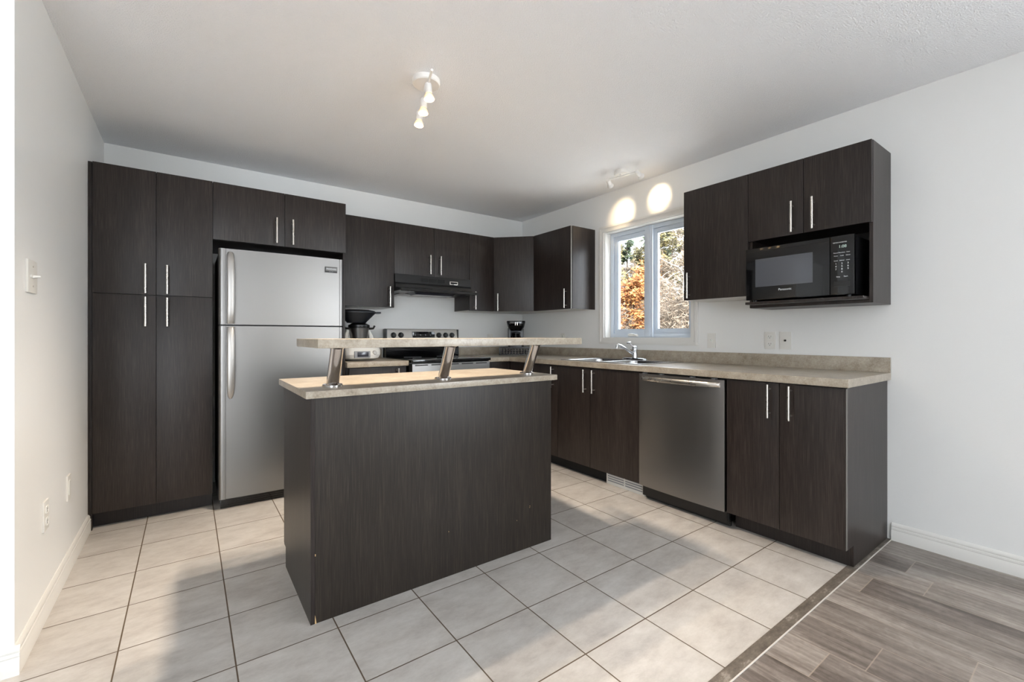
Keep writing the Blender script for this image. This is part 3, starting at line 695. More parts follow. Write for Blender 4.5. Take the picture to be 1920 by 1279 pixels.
for k in range(4): MB().box(-1.36 + k * 0.052, -1.352 + k * 0.052, -0.0912, -0.090, 1.120, 1.128).build('display_mark', M['mark_dim'], dp)
od = MB().box(sx0 + 0.004, sx1 - 0.004, -0.680, -0.632, 0.205, 0.885, 0.004).build('oven_door', M['steel'], st)
MB().box(-1.55, -0.99, -0.682, -0.678, 0.34, 0.70, 0.003).build('oven_window', M['black_gloss'], od)
MB().tube([(-1.60, -0.68, 0.80), (-1.60, -0.72, 0.805), (-1.55, -0.727, 0.805), (-0.99, -0.727, 0.805), (-0.94, -0.72, 0.805), (-0.94, -0.68, 0.80)], 0.011, 12).build('handle', M['nickel'], od)
b = MB()
for k in range(5): b.box(-1.62 + k * 0.145, -1.62 + k * 0.145 + 0.115, -0.6815, -0.678, 0.869, 0.877, 0.001)
b.build('vent_slots', M['black_gap'], od)
MB().box(sx0 + 0.004, sx1 - 0.004, -0.672, -0.632, 0.035, 0.198, 0.004).build('drawer', M['steel'], st)

# ------------------------------------------------------------ microwave
mw = thing('microwave_oven', 'black countertop microwave sitting in the open wall cabinet niche', 'microwave', (-0.2, -3.0, 1.32))
MB().box(-0.352, -0.035, -2.737, -3.272, 1.330, 1.634, 0.004).build('case', M['black_plastic'], mw)
md = MB().box(-0.380, -0.353, -2.733, -3.169, 1.330, 1.638, 0.005).build('door', M['black_gloss'], mw)
mp_ = MB().box(-0.380, -0.353, -3.171, -3.276, 1.330, 1.638, 0.005).build('control_panel', M['black_gloss'], mw)
M['mw_window'] = simple('microwave_window', (84, 86, 92), 0.12)
MB().box(-0.3812, -0.379, -2.789, -3.090, 1.406, 1.571, 0.0005).build('window', M['mw_window'], md)
b = MB(); b.box(-0.3807, -0.379, -2.737, -3.168, 1.615, 1.6165); b.build('trim_line', M['slot'], md)
R_ = (PI / 2, -PI / 2)
text('Panasonic', 0.0175, (-0.3808, -2.951, 1.382), *R_, M['mark'], md)
text('GENIUS INVERTER', 0.0075, (-0.3808, -3.214, 1.602), *R_, M['mark'], mp_)
text('1:08', 0.021, (-0.3808, -3.226, 1.580), *R_, M['digit'], mp_, 'clock_digits')
for r_, (z, words) in enumerate(((1.549, ('Popcorn', 'More/Less', 'Timer')), (1.533, ('Power', 'Cook', 'Reheat')), (1.508, ('Sensor', 'Defrost', 'Clock')))):
    for k, w in enumerate(words): text(w, 0.0066, (-0.3808, -3.197 - k * 0.0265, z), *R_, M['mark'], mp_, 'button_label')
for r_ in range(3):
    for k in range(3): text(str(r_ * 3 + k + 1), 0.0125, (-0.3808, -3.197 - k * 0.0265, 1.492 - r_ * 0.0145), *R_, M['mark'], mp_, 'button_label')
text('0', 0.0125, (-0.3808, -3.2235, 1.4485), *R_, M['mark'], mp_, 'button_label')
text('Stop', 0.009, (-0.3808, -3.207, 1.424), *R_, M['mark'], mp_, 'button_label'); text('Start', 0.009, (-0.3808, -3.240, 1.424), *R_, M['mark'], mp_, 'button_label')
MB().box(-0.3815, -0.379, -3.186, -3.258, 1.374, 1.400, 0.0008).build('door_button', M['black_plastic'], mp_)
b = MB()
for (x, y) in ((-0.34, -2.77), (-0.34, -3.24), (-0.07, -2.77), (-0.07, -3.24)): MB().cyl((x, y, 1.3192), (x, y, 1.331), 0.012).build('foot', M['black_matte'], mw)

# ------------------------------------------------------------ food processor and steamer (left counter)
tp = thing('kitchen_machine', 'white food processor with steel jug and black steamer tray beside the refrigerator', 'food processor', (-1.985, -0.36, 0.914))
cx_, cy_ = -1.975, -0.36
b = MB(); L = []
for (w, d, r, z, oy) in ((0.20, 0.22, 0.06, 0.917, 0.02), (0.27, 0.30, 0.09, 0.935, 0.0), (0.305, 0.32, 0.10, 0.965, -0.0), (0.315, 0.31, 0.10, 1.0, 0.01), (0.29, 0.26, 0.10, 1.04, 0.03), (0.24, 0.2, 0.08, 1.08, 0.05)):
    L.append(rrect(cx_, cy_ + oy, w, d, r, z))
b.loft(L)
for s in (-1, 1): b.loft([rrect(cx_ + s * 0.115, cy_ + 0.03, 0.05, 0.10, 0.02, 1.03), rrect(cx_ + s * 0.10, cy_ + 0.03, 0.035, 0.07, 0.015, 1.12), rrect(cx_ + s * 0.085, cy_ + 0.03, 0.02, 0.04, 0.008, 1.165)])
b.build('base', M['white_plastic'], tp)
sc_ = MB().obox((cx_ - 0.035 - 0.05, cy_ - 0.166, 0.942), (1, 0, 0), (0, 1, 0), 0.125, 0.012, 0.052, 0.003).build('screen_bezel', M['mark_dim'], tp)
MB().obox((cx_ - 0.035 - 0.028, cy_ - 0.168, 0.950), (1, 0, 0), (0, 1, 0), 0.088, 0.006, 0.036, 0.001).build('screen', M['lcd'], sc_)
MB().lathe([(0.019, 0), (0.018, 0.016), (0.014, 0.02)], 0, 0, 24, axis=(0.2, -1, 0.2), o=(cx_ + 0.078, cy_ - 0.140, 0.978)).build('dial', M['nickel'], tp)
MB().lathe([(0.055, 1.03), (0.062, 1.06), (0.078, 1.17), (0.082, 1.19), (0.079, 1.19), (0.07, 1.16)], cx_, cy_, 32).build('jug', M['steel'], tp)
b = MB(); b.lathe([(0.083, 1.180), (0.085, 1.190), (0.085, 1.205), (0.05, 1.222)], cx_, cy_, 32)
for s in (-1, 1): b.tube([(cx_ + s * 0.078, cy_ - 0.01, 1.175), (cx_ + s * 0.115, cy_ - 0.01, 1.178), (cx_ + s * 0.128, cy_ - 0.01, 1.20)], 0.009, 8)
b.build('lid', M['black_plastic'], tp)
b = MB(); L = []
for (w, d, z) in ((0.15, 0.12, 1.222), (0.17, 0.14, 1.235), (0.30, 0.24, 1.300), (0.315, 0.25, 1.304)): L.append([Vector((cx_ - 0.02 + w / 2 * math.cos(a), cy_ + d / 2 * math.sin(a), z)) for a in [2 * PI * i / 36 for i in range(36)]])
b.loft(L); b.build('steamer_tray', M['black_matte'], tp)
b = MB(); L = []
for (w, d, z) in ((0.318, 0.255, 1.305), (0.318, 0.255, 1.311), (0.29, 0.23, 1.322), (0.20, 0.16, 1.331), (0.08, 0.06, 1.334)): L.append([Vector((cx_ - 0.02 + w / 2 * math.cos(a), cy_ + d / 2 * math.sin(a), z)) for a in [2 * PI * i / 36 for i in range(36)]])
b.loft(L); b.obox((cx_ + 0.13, cy_ - 0.03, 1.302), (1, 0, 0), (0, 1, 0), 0.045, 0.06, 0.016, 0.004)
b.build('steamer_lid', M['black_matte'], tp)

# ------------------------------------------------------------ coffee maker on pod drawer (corner)
ang = math.radians(-45)
def rot(cx, cy, x, y):   # local x to the right, y away from the viewer, in the corner
    a = math.radians(-38); return (cx + x * math.cos(a) - y * math.sin(a), cy + x * math.sin(a) + y * math.cos(a))
kc = (-0.285, -0.285)
def robj(mb, c):
    a = math.radians(-38)
    bmesh.ops.rotate(mb.bm, cent=(c[0], c[1], 0), matrix=Matrix.Rotation(a, 3, 'Z'), verts=mb.bm.verts); return mb
pod = thing('coffee_pod_drawer', 'low black pod drawer with wire front under the coffee maker', 'drawer', (kc[0], kc[1], 0.914))
X, Y = kc
b = MB(); hw, hd_ = 0.185, 0.13
b.box(X - hw, X + hw, Y - hd_, Y + hd_, 0.990, 1.000, 0.002); b.box(X - hw, X + hw, Y - hd_, Y + hd_, 0.9145, 0.9215, 0.002)
for s in (-1, 1): b.box(X + s * hw - (0.012 if s > 0 else 0), X + s * hw + (0.012 if s < 0 else 0), Y - hd_, Y + hd_, 0.9145, 0.995, 0.001)
b.box(X - hw, X + hw, Y + hd_ - 0.01, Y + hd_, 0.915, 0.995)
robj(b, kc).build('frame', M['black_plastic'], pod)
b = MB()
for k in range(12): b.cyl((X - 0.165 + k * 0.03, Y - hd_ + 0.006, 0.925), (X - 0.165 + k * 0.03, Y - hd_ + 0.006, 0.985), 0.0016, n=6)
for z in (0.927, 0.945, 0.965, 0.984): b.cyl((X - 0.17, Y - hd_ + 0.006, z), (X + 0.17, Y - hd_ + 0.006, z), 0.0016, n=6)
robj(b, kc).build('wire_front', M['nickel'], pod)
b = MB()
for k in range(7): b.lathe([(0.016, 0.9225), (0.021, 0.965), (0.0235, 0.967), (0.0235, 0.970)], X - 0.155 + k * 0.0515, Y - 0.085, 14)
b = robj(b, kc).build('coffee_pods', M['lcd'], pod); b['kind'] = 'stuff'
cm = thing('coffee_maker', 'black drip coffee maker in the back corner of the counter', 'coffee maker', (kc[0], kc[1], 1.0))
X, Y = kc[0] - 0.012, kc[1] + 0.012
c2_ = kc
b = MB(); b.loft([rrect(X, Y, 0.165, 0.20, 0.03, 1.0005), rrect(X, Y, 0.165, 0.20, 0.03, 1.022), rrect(X, Y, 0.15, 0.185, 0.03, 1.026)]); robj(b, c2_).build('base', M['black_plastic'], cm)
b = MB(); b.box(X - 0.08, X + 0.08, Y + 0.035, Y + 0.098, 1.022, 1.20, 0.012); b.box(X - 0.088, X - 0.055, Y - 0.05, Y + 0.09, 1.022, 1.20, 0.01); robj(b, c2_).build('column', M['black_plastic'], cm)
b = MB(); b.loft([rrect(X, Y - 0.01, 0.12, 0.12, 0.04, 1.170), rrect(X, Y, 0.17, 0.19, 0.04, 1.205), rrect(X, Y, 0.198, 0.205, 0.04, 1.262), rrect(X, Y, 0.192, 0.20, 0.04, 1.273)]); robj(b, c2_).build('brew_head', M['black_gloss'], cm)
b = MB(); b.lathe([(0.05, 1.026), (0.062, 1.045), (0.062, 1.085), (0.045, 1.125), (0.048, 1.14)], X, Y - 0.03, 26); cf = robj(b, c2_).build('carafe', M['black_gloss'], cm)
b = MB(); b.lathe([(0.05, 1.14), (0.05, 1.15), (0.02, 1.158)], X, Y - 0.03, 24); b.tube([(X, Y - 0.078, 1.145), (X, Y - 0.115, 1.14), (X, Y - 0.118, 1.09), (X, Y - 0.092, 1.06)], 0.008, 8); robj(b, c2_).build('carafe_handle', M['black_plastic'], cf)
b = MB(); b.box(X - 0.008, X - 0.002, Y - 0.106, Y - 0.095, 1.225, 1.258, 0.001); robj(b, c2_).build('level_mark', M['nickel'], cm)
b = MB(); b.box(X + 0.012, X + 0.018, Y - 0.106, Y - 0.095, 1.225, 1.258, 0.001); robj(b, c2_).build('level_mark', M['nickel'], cm)

# ------------------------------------------------------------ island
IX0, IX1, IYF, IYB = -2.7357, -1.5106, -2.236, -1.655
isl = thing('kitchen_island', 'freestanding dark island cabinet in the middle of the tiled floor', 'kitchen island', ((IX0 + IX1) / 2, -1.95, 0))
M['wood_isl'] = laminate('island_laminate', (22, 17, 14), (37, 31, 26), (60, 52, 44), 0.4)
b = MB(); b.box(IX0 + 0.0165, IX1 - 0.0165, IYF + 0.0175, IYB - 0.001, 0.09, 0.8755); b.build('carcass', M['wood'], isl)
b = MB(); b.box(IX0 + 0.0165, IX1 - 0.0005, IYF, IYF + 0.016, 0.0, 0.8755, 0.001); b.build('back_panel', M['wood_isl'], isl)
for x in (IX0, IX1 - 0.016):
    yf = IYF + (0 if x < -2 else 0.0165); pf = [(yf, 0.0), (yf, 0.8755), (IYB, 0.8755), (IYB, 0.095), (-1.695, 0.095), (-1.695, 0.0)]
    b = MB(); b.loft([[Vector((xx, y, z)) for y, z in pf] for xx in (x, x + 0.016)]); b.build('side_panel', M['wood'], isl)
MB().box(IX0 + 0.0165, IX1 - 0.0165, -1.71, -1.70, 0, 0.09).build('toe_kick', M['kick'], isl)
xm = (IX0 + IX1) / 2
door(isl, (0, IYB + 0.019), EX, EY, IX0, xm, 0.095, 0.872, xm - 0.05, (0.685, 0.86)); door(isl, (0, IYB + 0.019), EX, EY, xm, IX1, 0.095, 0.872, xm + 0.05, (0.685, 0.86))
b = MB(); b.loft([[Vector((IX0 + 0.0155, IYF - 0.0006, 0.0)), Vector((IX0 + 0.0215, IYF - 0.0006, 0.0)), Vector((IX0 + 0.0215, IYF + 0.004, 0)), Vector((IX0 + 0.0155, IYF + 0.004, 0))],
                  [Vector((IX0 + 0.0155, IYF - 0.0006, 0.018)), Vector((IX0 + 0.0195, IYF - 0.0006, 0.014)), Vector((IX0 + 0.0195, IYF + 0.004, 0.014)), Vector((IX0 + 0.0155, IYF + 0.004, 0.018))],
                  [Vector((IX0 + 0.0155, IYF - 0.0006, 0.034)), Vector((IX0 + 0.0168, IYF - 0.0006, 0.03)), Vector((IX0 + 0.0168, IYF + 0.004, 0.03)), Vector((IX0 + 0.0155, IYF + 0.004, 0.034))]])
b.box(IX0 + 0.0155, IX0 + 0.0185, IYF - 0.0006, IYF + 0.003, 0.262, 0.270)
b.build('chipped_edge', M['chip'], isl)
b = MB()
for (x, z, s) in ((-1.66, 0.215, 0.0025), (-1.661, 0.208, 0.002), (-1.745, 0.16, 0.002), (-2.14, 0.205, 0.002)): b.box(x, x + s, IYF - 0.0005, IYF + 0.002, z, z + s * 2)
b.build('scratch_marks', M['chip'], isl)
ic = MB().box(-2.757, -1.486, -2.260, -1.6333, 0.876, 0.9045, 0.0035).build('island_countertop', M['counter']); tag(ic, 'lower beige countertop slab lying on the dark island', 'countertop')
br = thing('raised_bar', 'raised beige bar top on three slanted metal posts above the island', 'bar counter', (-2.12, -2.2, 0.9045))
MB().box(-2.757, -1.489, -2.450, -2.0776, 1.0732, 1.1053, 0.0035).build('bar_top', M['counter'], br)
pst = None
for x in (-2.628, -2.113, -1.594):
    if pst is None:
        b = MB(); b.cyl((x, -2.128, 0.910), (x, -2.205, 1.0730), 0.0255, n=28); b.lathe([(0.041, 0.905), (0.041, 0.912), (0.037, 0.915), (0.027, 0.9155)], x, -2.128, 28)
        b.lathe([(0.030, 1.0655), (0.034, 1.068), (0.034, 1.073)], x, -2.204, 28)
        pst = b.build('post', M['post'], br); px_ = x
    else:
        k2 = pst.copy(); COL.objects.link(k2); k2.parent = br; k2.location = (x - px_, 0, 0)

# ------------------------------------------------------------ track lights
def aim(o, d): o.rotation_euler = Vector(d).to_track_quat('-Z', 'Y').to_euler()
def spot_head(parent, p, d, power, size, blend, flare=False, wb=0.012):
    """p joint on bar, d aim direction"""
    d = Vector(d).normalized(); p = Vector(p)
    b = MB()
    b.lathe([(0.006, -0.004), (0.016, 0.0), (0.0175, 0.005), (0.0175, 0.048), (0.0165, 0.05)], 0, 0, 20, axis=d, o=p)
    if flare:
        h = b.build('lamp_head', M['lamp_white'], parent)
        r = MB(); r.lathe([(0.010, 0.050), (0.015, 0.054), (0.022, 0.066), (0.0265, 0.080), (0.0255, 0.0805), (0.02, 0.068), (0.012, 0.056)], 0, 0, 24, axis=d, o=p, cap=False); r.build('lamp_reflector', M['reflector'], h)
        r = MB(); r.lathe([(0.001, 0.058), (0.012, 0.060), (0.016, 0.070), (0.012, 0.079), (0.001, 0.082)], 0, 0, 18, axis=d, o=p); r.build('bulb', M['bulb'], h)
        tip = p + d * 0.087
    else:
        b.lathe([(0.0165, 0.045), (0.021, 0.052), (0.0265, 0.070), (0.0265, 0.074), (0.023, 0.072), (0.018, 0.060)], 0, 0, 24, axis=d, o=p, cap=False)
        h = b.build('lamp_head', M['lamp_white'], parent)
        r = MB(); r.lathe([(0.001, 0.056), (0.016, 0.058), (0.019, 0.064), (0.001, 0.066)], 0, 0, 20, axis=d, o=p); r.build('bulb', M['bulb'], h)
        tip = p + d * 0.076
    l = bpy.data.lights.new('halogen_spot', 'SPOT'); l.energy = power; l.color = (1.0, 0.84, 0.66) if flare else (1.0, 0.76, 0.48); l.spot_size = size; l.spot_blend = blend; l.shadow_soft_size = wb
    o = bpy.data.objects.new('halogen_spot', l); COL.objects.link(o); o.location = tip; aim(o, d)
    return h
tl = thing('ceiling_spot_bar', 'white ceiling light with three lit spots above the island', 'ceiling light', (-2.13, -1.975, H))
MB().lathe([(0.070, H), (0.070, H - 0.022), (0.066, H - 0.027), (0.02, H - 0.028)], -2.130, -1.975, 36).build('canopy', M['lamp_white'], tl)
b = MB(); bx = lambda y: -2.185 + 0.135 * (y + 2.152) / 0.452
b.tube([(bx(-2.16), -2.16, 2.372), (bx(-1.70), -1.70, 2.372)], 0.0065, 10); b.cyl((bx(-1.965), -1.965, 2.372), (-2.130, -1.975, 2.403), 0.009); b.build('bar', M['lamp_white'], tl)
for y, dd_ in ((-2.045, (0.02, -0.14, -1)), (-1.905, (-0.06, -0.06, -1)), (-1.765, (-0.12, -0.08, -1))):
    spot_head(tl, (bx(y), y, 2.368), dd_, 38, math.radians(125), 0.9, True, 0.02)
t2 = thing('ceiling_spot_bar', 'small white ceiling light with two spots aimed at the wall above the window', 'ceiling light', (-0.32, -1.73, H))
MB().lathe([(0.062, H), (0.062, H - 0.026), (0.057, H - 0.031), (0.02, H - 0.032)], -0.32, -1.73, 32).build('canopy', M['lamp_white'], t2)
b = MB(); b.tube([(-0.385, -1.650, 2.372), (-0.352, -1.888, 2.372)], 0.005, 10); b.cyl((-0.368, -1.75, 2.372), (-0.345, -1.735, 2.400), 0.007); b.build('bar', M['lamp_white'], t2)
for p, tgt in (((-0.386, -1.640, 2.370), (0.0, -1.475, 2.20)), ((-0.352, -1.897, 2.370), (0.0, -1.850, 2.25))):
    spot_head(t2, p, Vector(tgt) - Vector(p), 7.0, math.radians(49), 1.0, False, 0.012)

# ------------------------------------------------------------ wall plates
def plate(label, cat, name, c, n, kind, w=0.070, h=0.114):
    """c centre on the wall (x, y, z); n outward normal"""
    n = Vector(n); u = Vector((0, 0, 1)).cross(n); c = Vector(c)
    t = thing(name, label, cat, tuple(c))
    b = MB(); b.obox(c - u * w / 2 + Vector((0, 0, -h / 2)), u, n, w, 0.006, h, 0.002); b.build('cover_plate', M['plate'], t)
    if kind == 'outlet':
        for s in (-1, 1):
            f = MB(); f.obox(c - u * 0.017 + n * 0.005 + Vector((0, 0, s * 0.024 - 0.014)), u, n, 0.034, 0.003, 0.028, 0.004); fo = f.build('receptacle', M['white_plastic'], t)
            g = MB()
            for k in (-1, 1): g.obox(c + u * (0.0065 * k - 0.001) + n * 0.0075 + Vector((0, 0, s * 0.024 - 0.002)), u, n, 0.002, 0.001, 0.009)
            g.cyl(c + n * 0.0075 + Vector((0, 0, s * 0.024 - 0.008)), c + n * 0.0087 + Vector((0, 0, s * 0.024 - 0.008)), 0.0024, n=10)
            g.build('socket_slots', M['slot'], fo)
    elif kind == 'jack':
        MB().cyl(c + n * 0.005, c + n * 0.009, 0.0065, n=16).build('jack', M['slot'], t)
    elif kind == 'switch':
        MB().obox(c - u * 0.005 + n * 0.005 + Vector((0, 0, -0.012)), u, n, 0.010, 0.006, 0.024, 0.001).build('toggle', M['white_plastic'], t)
        MB().cyl(c + n * 0.006 + Vector((0, 0, 0)), c + n * 0.016 + Vector((0, 0, 0.008)), 0.0035, n=10).build('toggle_lever', M['white_plastic'], t)
    elif kind == 'decora':
        MB().obox(c - u * 0.016 + n * 0.005 + Vector((0, 0, -0.033)), u, n, 0.032, 0.003, 0.066, 0.002).build('blank_insert', M['white_plastic'], t)
    return t
plate('white toggle switch plate on the wall just right of the window', 'light switch', 'light_switch', (0, -2.298, 1.081), (-1, 0, 0), 'switch', 0.062, 0.109)
plate('white double outlet on the wall below the microwave cabinet', 'outlet', 'wall_outlet', (0, -2.706, 1.086), (-1, 0, 0), 'outlet')
plate('white jack plate with one dark port right of the double outlet', 'wall jack', 'wall_jack', (0, -2.799, 1.086), (-1, 0, 0), 'jack')
plate('white outlet above the counter between the room corner and the window', 'outlet', 'wall_outlet', (0, -0.69, 1.086), (-1, 0, 0), 'outlet')
plate('white outlet on the back wall between stove and coffee maker', 'outlet', 'wall_outlet', (-0.443, 0, 1.076), (0, -1, 0), 'outlet')
plate('low white outlet on the left wall nearer the camera', 'outlet', 'wall_outlet', (-WL, -1.545, 0.400), (1, 0, 0), 'outlet', 0.072, 0.118)
plate('low blank white plate on the left wall nearer the pantry', 'wall plate', 'wall_plate', (-WL, -1.122, 0.395), (1, 0, 0), 'decora', 0.072, 0.118)
# dimmer sticking out of the left wall
sw = thing('dimmer_switch', 'raised white dimmer switch with a protruding lever on the left wall', 'light switch', (-WL, -1.76, 1.33))
MB().box(-WL, -WL + 0.008, -1.808, -1.692, 1.272, 1.390, 0.002).build('cover_plate', M['plate'], sw)
MB().box(-WL + 0.0075, -WL + 0.011, -1.785, -1.735, 1.325, 1.336, 0.001).build('slider', M['white_plastic'], sw)
MB().loft([[Vector((-WL + 0.009, y, z)) for y, z in ((-1.765, 1.326), (-1.735, 1.326), (-1.735, 1.335), (-1.765, 1.335))],
           [Vector((-WL + 0.026, y, z)) for y, z in ((-1.742, 1.331), (-1.735, 1.331), (-1.735, 1.336), (-1.742, 1.336))]]).build('lever', M['white_plastic'], sw)
MB().cyl((-WL + 0.0075, -1.750, 1.367), (-WL + 0.0095, -1.750, 1.367), 0.003, n=10).build('screw', M['nickel'], sw)
MB().cyl((-WL + 0.0075, -1.750, 1.296), (-WL + 0.0095, -1.750, 1.296), 0.003, n=10).build('screw', M['nickel'], sw)

# ------------------------------------------------------------ outdoors beyond the kitchen window
def earth():
    m, nt, b = new_mat('pale_bounce_ground')  # ground made pale to bounce daylight up through the kitchen window
    n = mapped_noise(nt, (1, 1, 1), 5, 8, 0.7); r = ramp(nt, [(0.35, (178, 170, 160)), (0.55, (205, 200, 192)), (0.7, (220, 216, 210))])
    nt.links.new(n.outputs['Fac'], r.inputs['Fac']); nt.links.new(r.outputs['Color'], b.inputs['Base Color']); b.inputs['Roughness'].default_value = 0.95
    return m
g = MB(); rnd = random.Random(3)
n = 24; rows = []
for i in range(n + 1):
    x = 0.6 + i * 1.5
    rows.append([Vector((x, -14 + j * 1.9, -0.55 + 0.05 * max(0, x - 6) + rnd.uniform(-0.05, 0.05))) for j in range(n + 1)])
g.loft(rows, False, False, closed=False)
gr = g.build('ground', earth()); gr['kind'] = 'structure'
def bark(name, a, c):
    m, nt, b = new_mat(name)
    n = mapped_noise(nt, (6, 6, 16), 1, 5, 0.6); r = ramp(nt, [(0.4, a), (0.6, c)])
    nt.links.new(n.outputs['Fac'], r.inputs['Fac']); nt.links.new(r.outputs['Color'], b.inputs['Base Color']); b.inputs['Roughness'].default_value = 0.9; return m
def leafm(name, a, c):
    m, nt, b = new_mat(name)
    n = mapped_noise(nt, (1, 1, 1), 3.0, 4, 0.6); r = ramp(nt, [(0.36, a), (0.64, c)])
    nt.links.new(n.outputs['Fac'], r.inputs['Fac']); nt.links.new(r.outputs['Color'], b.inputs['Base Color']); b.inputs['Roughness'].default_value = 0.8; return m
M['bark_grey'] = bark('grey_bark', (66, 58, 50), (104, 94, 82)); M['bark_white'] = bark('birch_bark', (142, 138, 130), (170, 166, 160)); M['bark_brown'] = bark('brown_bark', (50, 42, 34), (76, 66, 54))
M['leaf_orange'] = leafm('orange_leaves', (130, 76, 32), (162, 110, 58)); M['leaf_olive'] = leafm('olive_leaves', (74, 70, 38), (112, 98, 56)); M['leaf_pine'] = leafm('pine_needles', (42, 54, 38), (78, 88, 56)); M['leaf_tan'] = leafm('tan_twigs', (78, 64, 49), (108, 93, 76))
def tree(name, label, cat, x, y, h, r, mb_, ml, seed, leaves, lsize, lstart=0.35, spread=0.30, nb=26, group=None, conifer=False, lean=0.0):
    rn = random.Random(seed); z0 = -0.55 + 0.05 * max(0, x - 6) - 0.05
    t = thing(name, label, cat, (x, y, z0), group)
    b = MB(); pts = []
    lx, ly = rn.uniform(-1, 1) * lean, rn.uniform(-1, 1) * lean
    for k in range(7): s = k / 6; pts.append(Vector((x + lx * s * h + rn.uniform(-.03, .03) * h * 0.3, y + ly * s * h + rn.uniform(-.03, .03) * h * 0.3, z0 + h * s)))
    b.tube(pts, r, 7, r * 0.2); tips = []
    for i in range(nb):
        s = rn.uniform(0.12, 0.97); k = min(5, int(s * 6)); p = pts[k].lerp(pts[k + 1], s * 6 - k)
        a = rn.uniform(0, 2 * PI); ln = h * spread * (1.1 - s * 0.85) * rn.uniform(0.6, 1.1)
        up = -0.05 if conifer else rn.uniform(0.35, 1.0)
        d = Vector((math.cos(a), math.sin(a), up)).normalized()
        m1 = p + d * ln * 0.5 + Vector((0, 0, 0.05 * ln)); e = p + d * ln + Vector((rn.uniform(-.1, .1), rn.uniform(-.1, .1), rn.uniform(0, .2))) * ln
        b.tube([p, m1, e], r * 0.30 * (1.1 - s), 5, 0.006); tips.append((p, m1, e))
        for q in range(3):
            o = m1.lerp(e, rn.uniform(0, 0.9)); dd = Vector((rn.uniform(-1, 1), rn.uniform(-1, 1), rn.uniform(-.1, 1))).normalized() * ln * rn.uniform(.2, .45)
            b.tube([o, o + dd * .5 + Vector((0, 0, .02)), o + dd], 0.008, 4, 0.003); tips.append((o, o + dd * .5, o + dd))
    b.build('trunk', mb_, t)
    if leaves:
        L = bmesh.new()
        for i in range(leaves):
            p, m1, e = rn.choice(tips); s = rn.uniform(0.15, 1.05)
            c = p.lerp(e, s)
            if (c.z - z0) / h < lstart: continue
            c = c + Vector((rn.gauss(0, 1), rn.gauss(0, 1), rn.gauss(0, 1))) * 0.07
            sz = lsize * rn.uniform(0.6, 1.3)
            u = Vector((rn.uniform(-1, 1), rn.uniform(-1, 1), rn.uniform(-1, 1))).normalized(); v = u.orthogonal().normalized() * sz * (0.35 if conifer else 0.13 if 'bare' in name else 0.55); u = u * sz
            L.faces.new([L.verts.new(c - u), L.verts.new(c + v * 0.8), L.verts.new(c + u), L.verts.new(c - v * 0.8)])
        me = bpy.data.meshes.new('foliage')
        for v in L.verts: v.co -= Vector((x, y, z0))
        L.to_mesh(me); L.free(); me.materials.append(ml); o = bpy.data.objects.new('foliage', me); COL.objects.link(o); o.parent = t
    return t
# points along the sight lines through the two panes: left pane azimuth 51.8..53.5+, right pane 56..61.5 deg from +y
def pos(azd, dist):
    a = math.radians(azd); return (-3.1167 + math.sin(a) * dist, -4.0763 + math.cos(a) * dist)
x, y = pos(49.6, 13.0); tree('autumn_tree', 'low orange-leaved tree at the left edge of the left window pane', 'tree', x, y, 2.9, 0.04, M['bark_brown'], M['leaf_orange'], 19, 5200, 0.05, 0.05, 0.34, 40)
x, y = pos(52.9, 13.5); tree('autumn_tree', 'tall orange-leaved tree half hidden behind the window mullion', 'tree', x, y, 3.9, 0.04, M['bark_brown'], M['leaf_orange'], 21, 5200, 0.05, 0.25, 0.26, 40)
x, y = pos(51.5, 12.0); tree('autumn_tree', 'young tree full of orange leaves outside the left window pane', 'tree', x, y, 3.1, 0.04, M['bark_brown'], M['leaf_orange'], 11, 8200, 0.05, 0.02, 0.36, 46)
x, y = pos(53.9, 15.0); tree('autumn_tree', 'orange-leaved tree outside the right window pane', 'tree', x, y, 4.3, 0.05, M['bark_grey'], M['leaf_orange'], 12, 3300, 0.06, 0.2, 0.22, 30)
x, y = pos(50.6, 21.0); tree('pine_tree', 'tall green pine rising behind the orange tree in the left pane', 'tree', x, y, 6.1, 0.09, M['bark_brown'], M['leaf_pine'], 13, 5200, 0.12, 0.3, 0.26, 60, conifer=True)
x, y = pos(48.9, 14.0); tree('birch_tree', 'white-barked birch in the left pane behind the orange tree', 'tree', x, y, 5.6, 0.055, M['bark_white'], M['leaf_olive'], 14, 1500, 0.05, 0.2, 0.25, 26, lean=0.05)
x, y = pos(56.9, 10.5); tree('birch_tree', 'slim pale birch standing in the right window pane', 'tree', x, y, 5.2, 0.035, M['bark_white'], M['leaf_tan'], 15, 300, 0.03, 0.2, 0.22, 24, lean=0.02)
x, y = pos(50.0, 17.0); tree('birch_tree', 'leaning white birch below the pine in the left pane', 'tree', x, y, 5.0, 0.06, M['bark_white'], M['leaf_olive'], 16, 2400, 0.06, 0.15, 0.3, 26, lean=0.12)
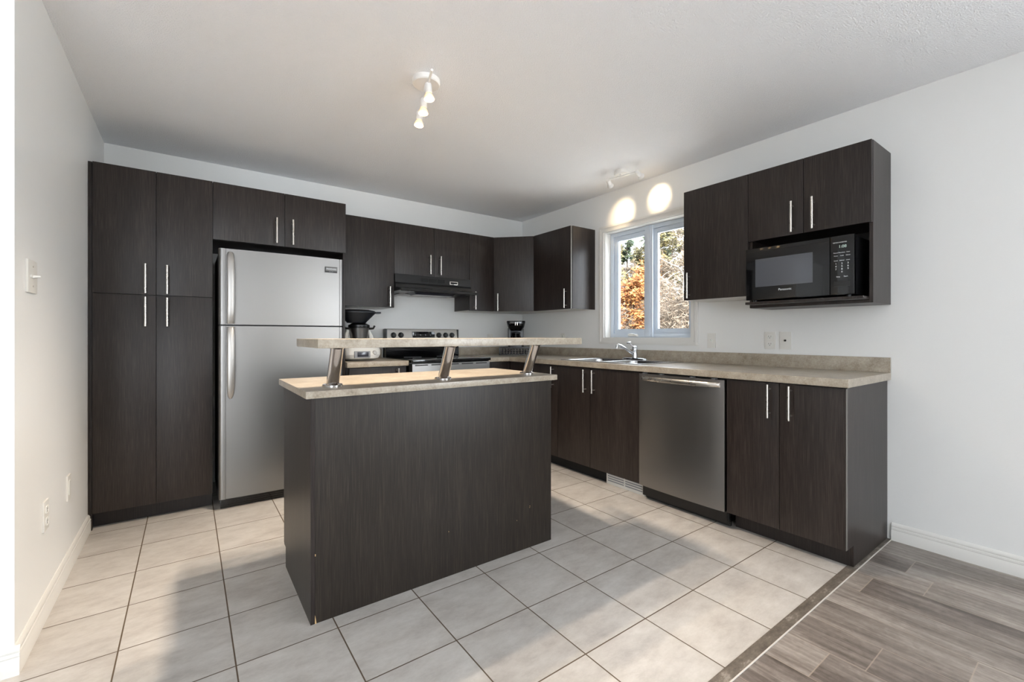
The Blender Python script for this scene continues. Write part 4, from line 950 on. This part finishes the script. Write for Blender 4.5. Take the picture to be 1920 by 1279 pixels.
rn = random.Random(5)
for i, (az, ds, h, kind) in enumerate([(46.5, 16, 5.2, 0), (48.0, 19, 5.2, 1), (49.2, 24, 6.0, 0), (52.2, 18, 4.9, 1), (52.8, 25, 6.8, 0), (54.6, 18, 6.2, 2), (55.6, 22, 6.5, 0), (56.0, 16, 5.6, 1), (57.3, 18, 6.0, 0), (58.0, 13, 5.0, 0), (58.8, 20, 6.2, 2), (59.8, 16, 5.6, 0), (61.0, 20, 6.0, 1), (62.5, 15, 5.0, 0), (55.0, 12, 3.6, 0), (51.0, 16, 4.0, 0), (47.2, 12, 2.6, 0), (64.5, 18, 5.5, 2), (45.0, 20, 5.5, 2), (42.5, 17, 5.4, 1), (40.0, 20, 6.0, 2), (37.0, 17, 5.2, 0), (33.5, 20, 6.0, 1), (29.0, 18, 5.6, 2), (24.0, 20, 5.8, 0)]):
    x, y = pos(az, ds)
    lab = ['bare grey-twigged tree in the woodland outside the kitchen window', 'olive-leaved tree in the woodland outside the kitchen window', 'dark evergreen in the woodland outside the kitchen window'][kind]
    tree(['bare_tree', 'olive_tree', 'evergreen_tree'][kind], lab, 'tree', x, y, h, 0.045 + 0.01 * rn.random(), [M['bark_grey'], M['bark_grey'], M['bark_brown']][kind], [M['leaf_tan'], M['leaf_olive'], M['leaf_pine']][kind], 40 + i, [3600, 5200, 5200][kind], [0.10, 0.075, 0.11][kind], 0.05, 0.3, [60, 46, 50][kind], group=['bare trees in the woodland', 'olive trees in the woodland', 'evergreens in the woodland'][kind], conifer=(kind == 2))
for i, (az, ds) in enumerate([(46.6, 9.5), (49.4, 10.3), (55.2, 10), (56.4, 9.3), (57.5, 10.2), (59, 9.4), (61, 10), (46, 10.5)]):
    x, y = pos(az, ds)
    tree('bare_shrub', 'low tangle of bare pale branches close outside the kitchen window', 'shrub', x, y, 2.3 + rn.random() * 0.6, 0.022, M['bark_grey'], M['leaf_tan'], 80 + i, 2200, 0.075, 0.1, 0.45, 46, group='bare shrubs outside the window')
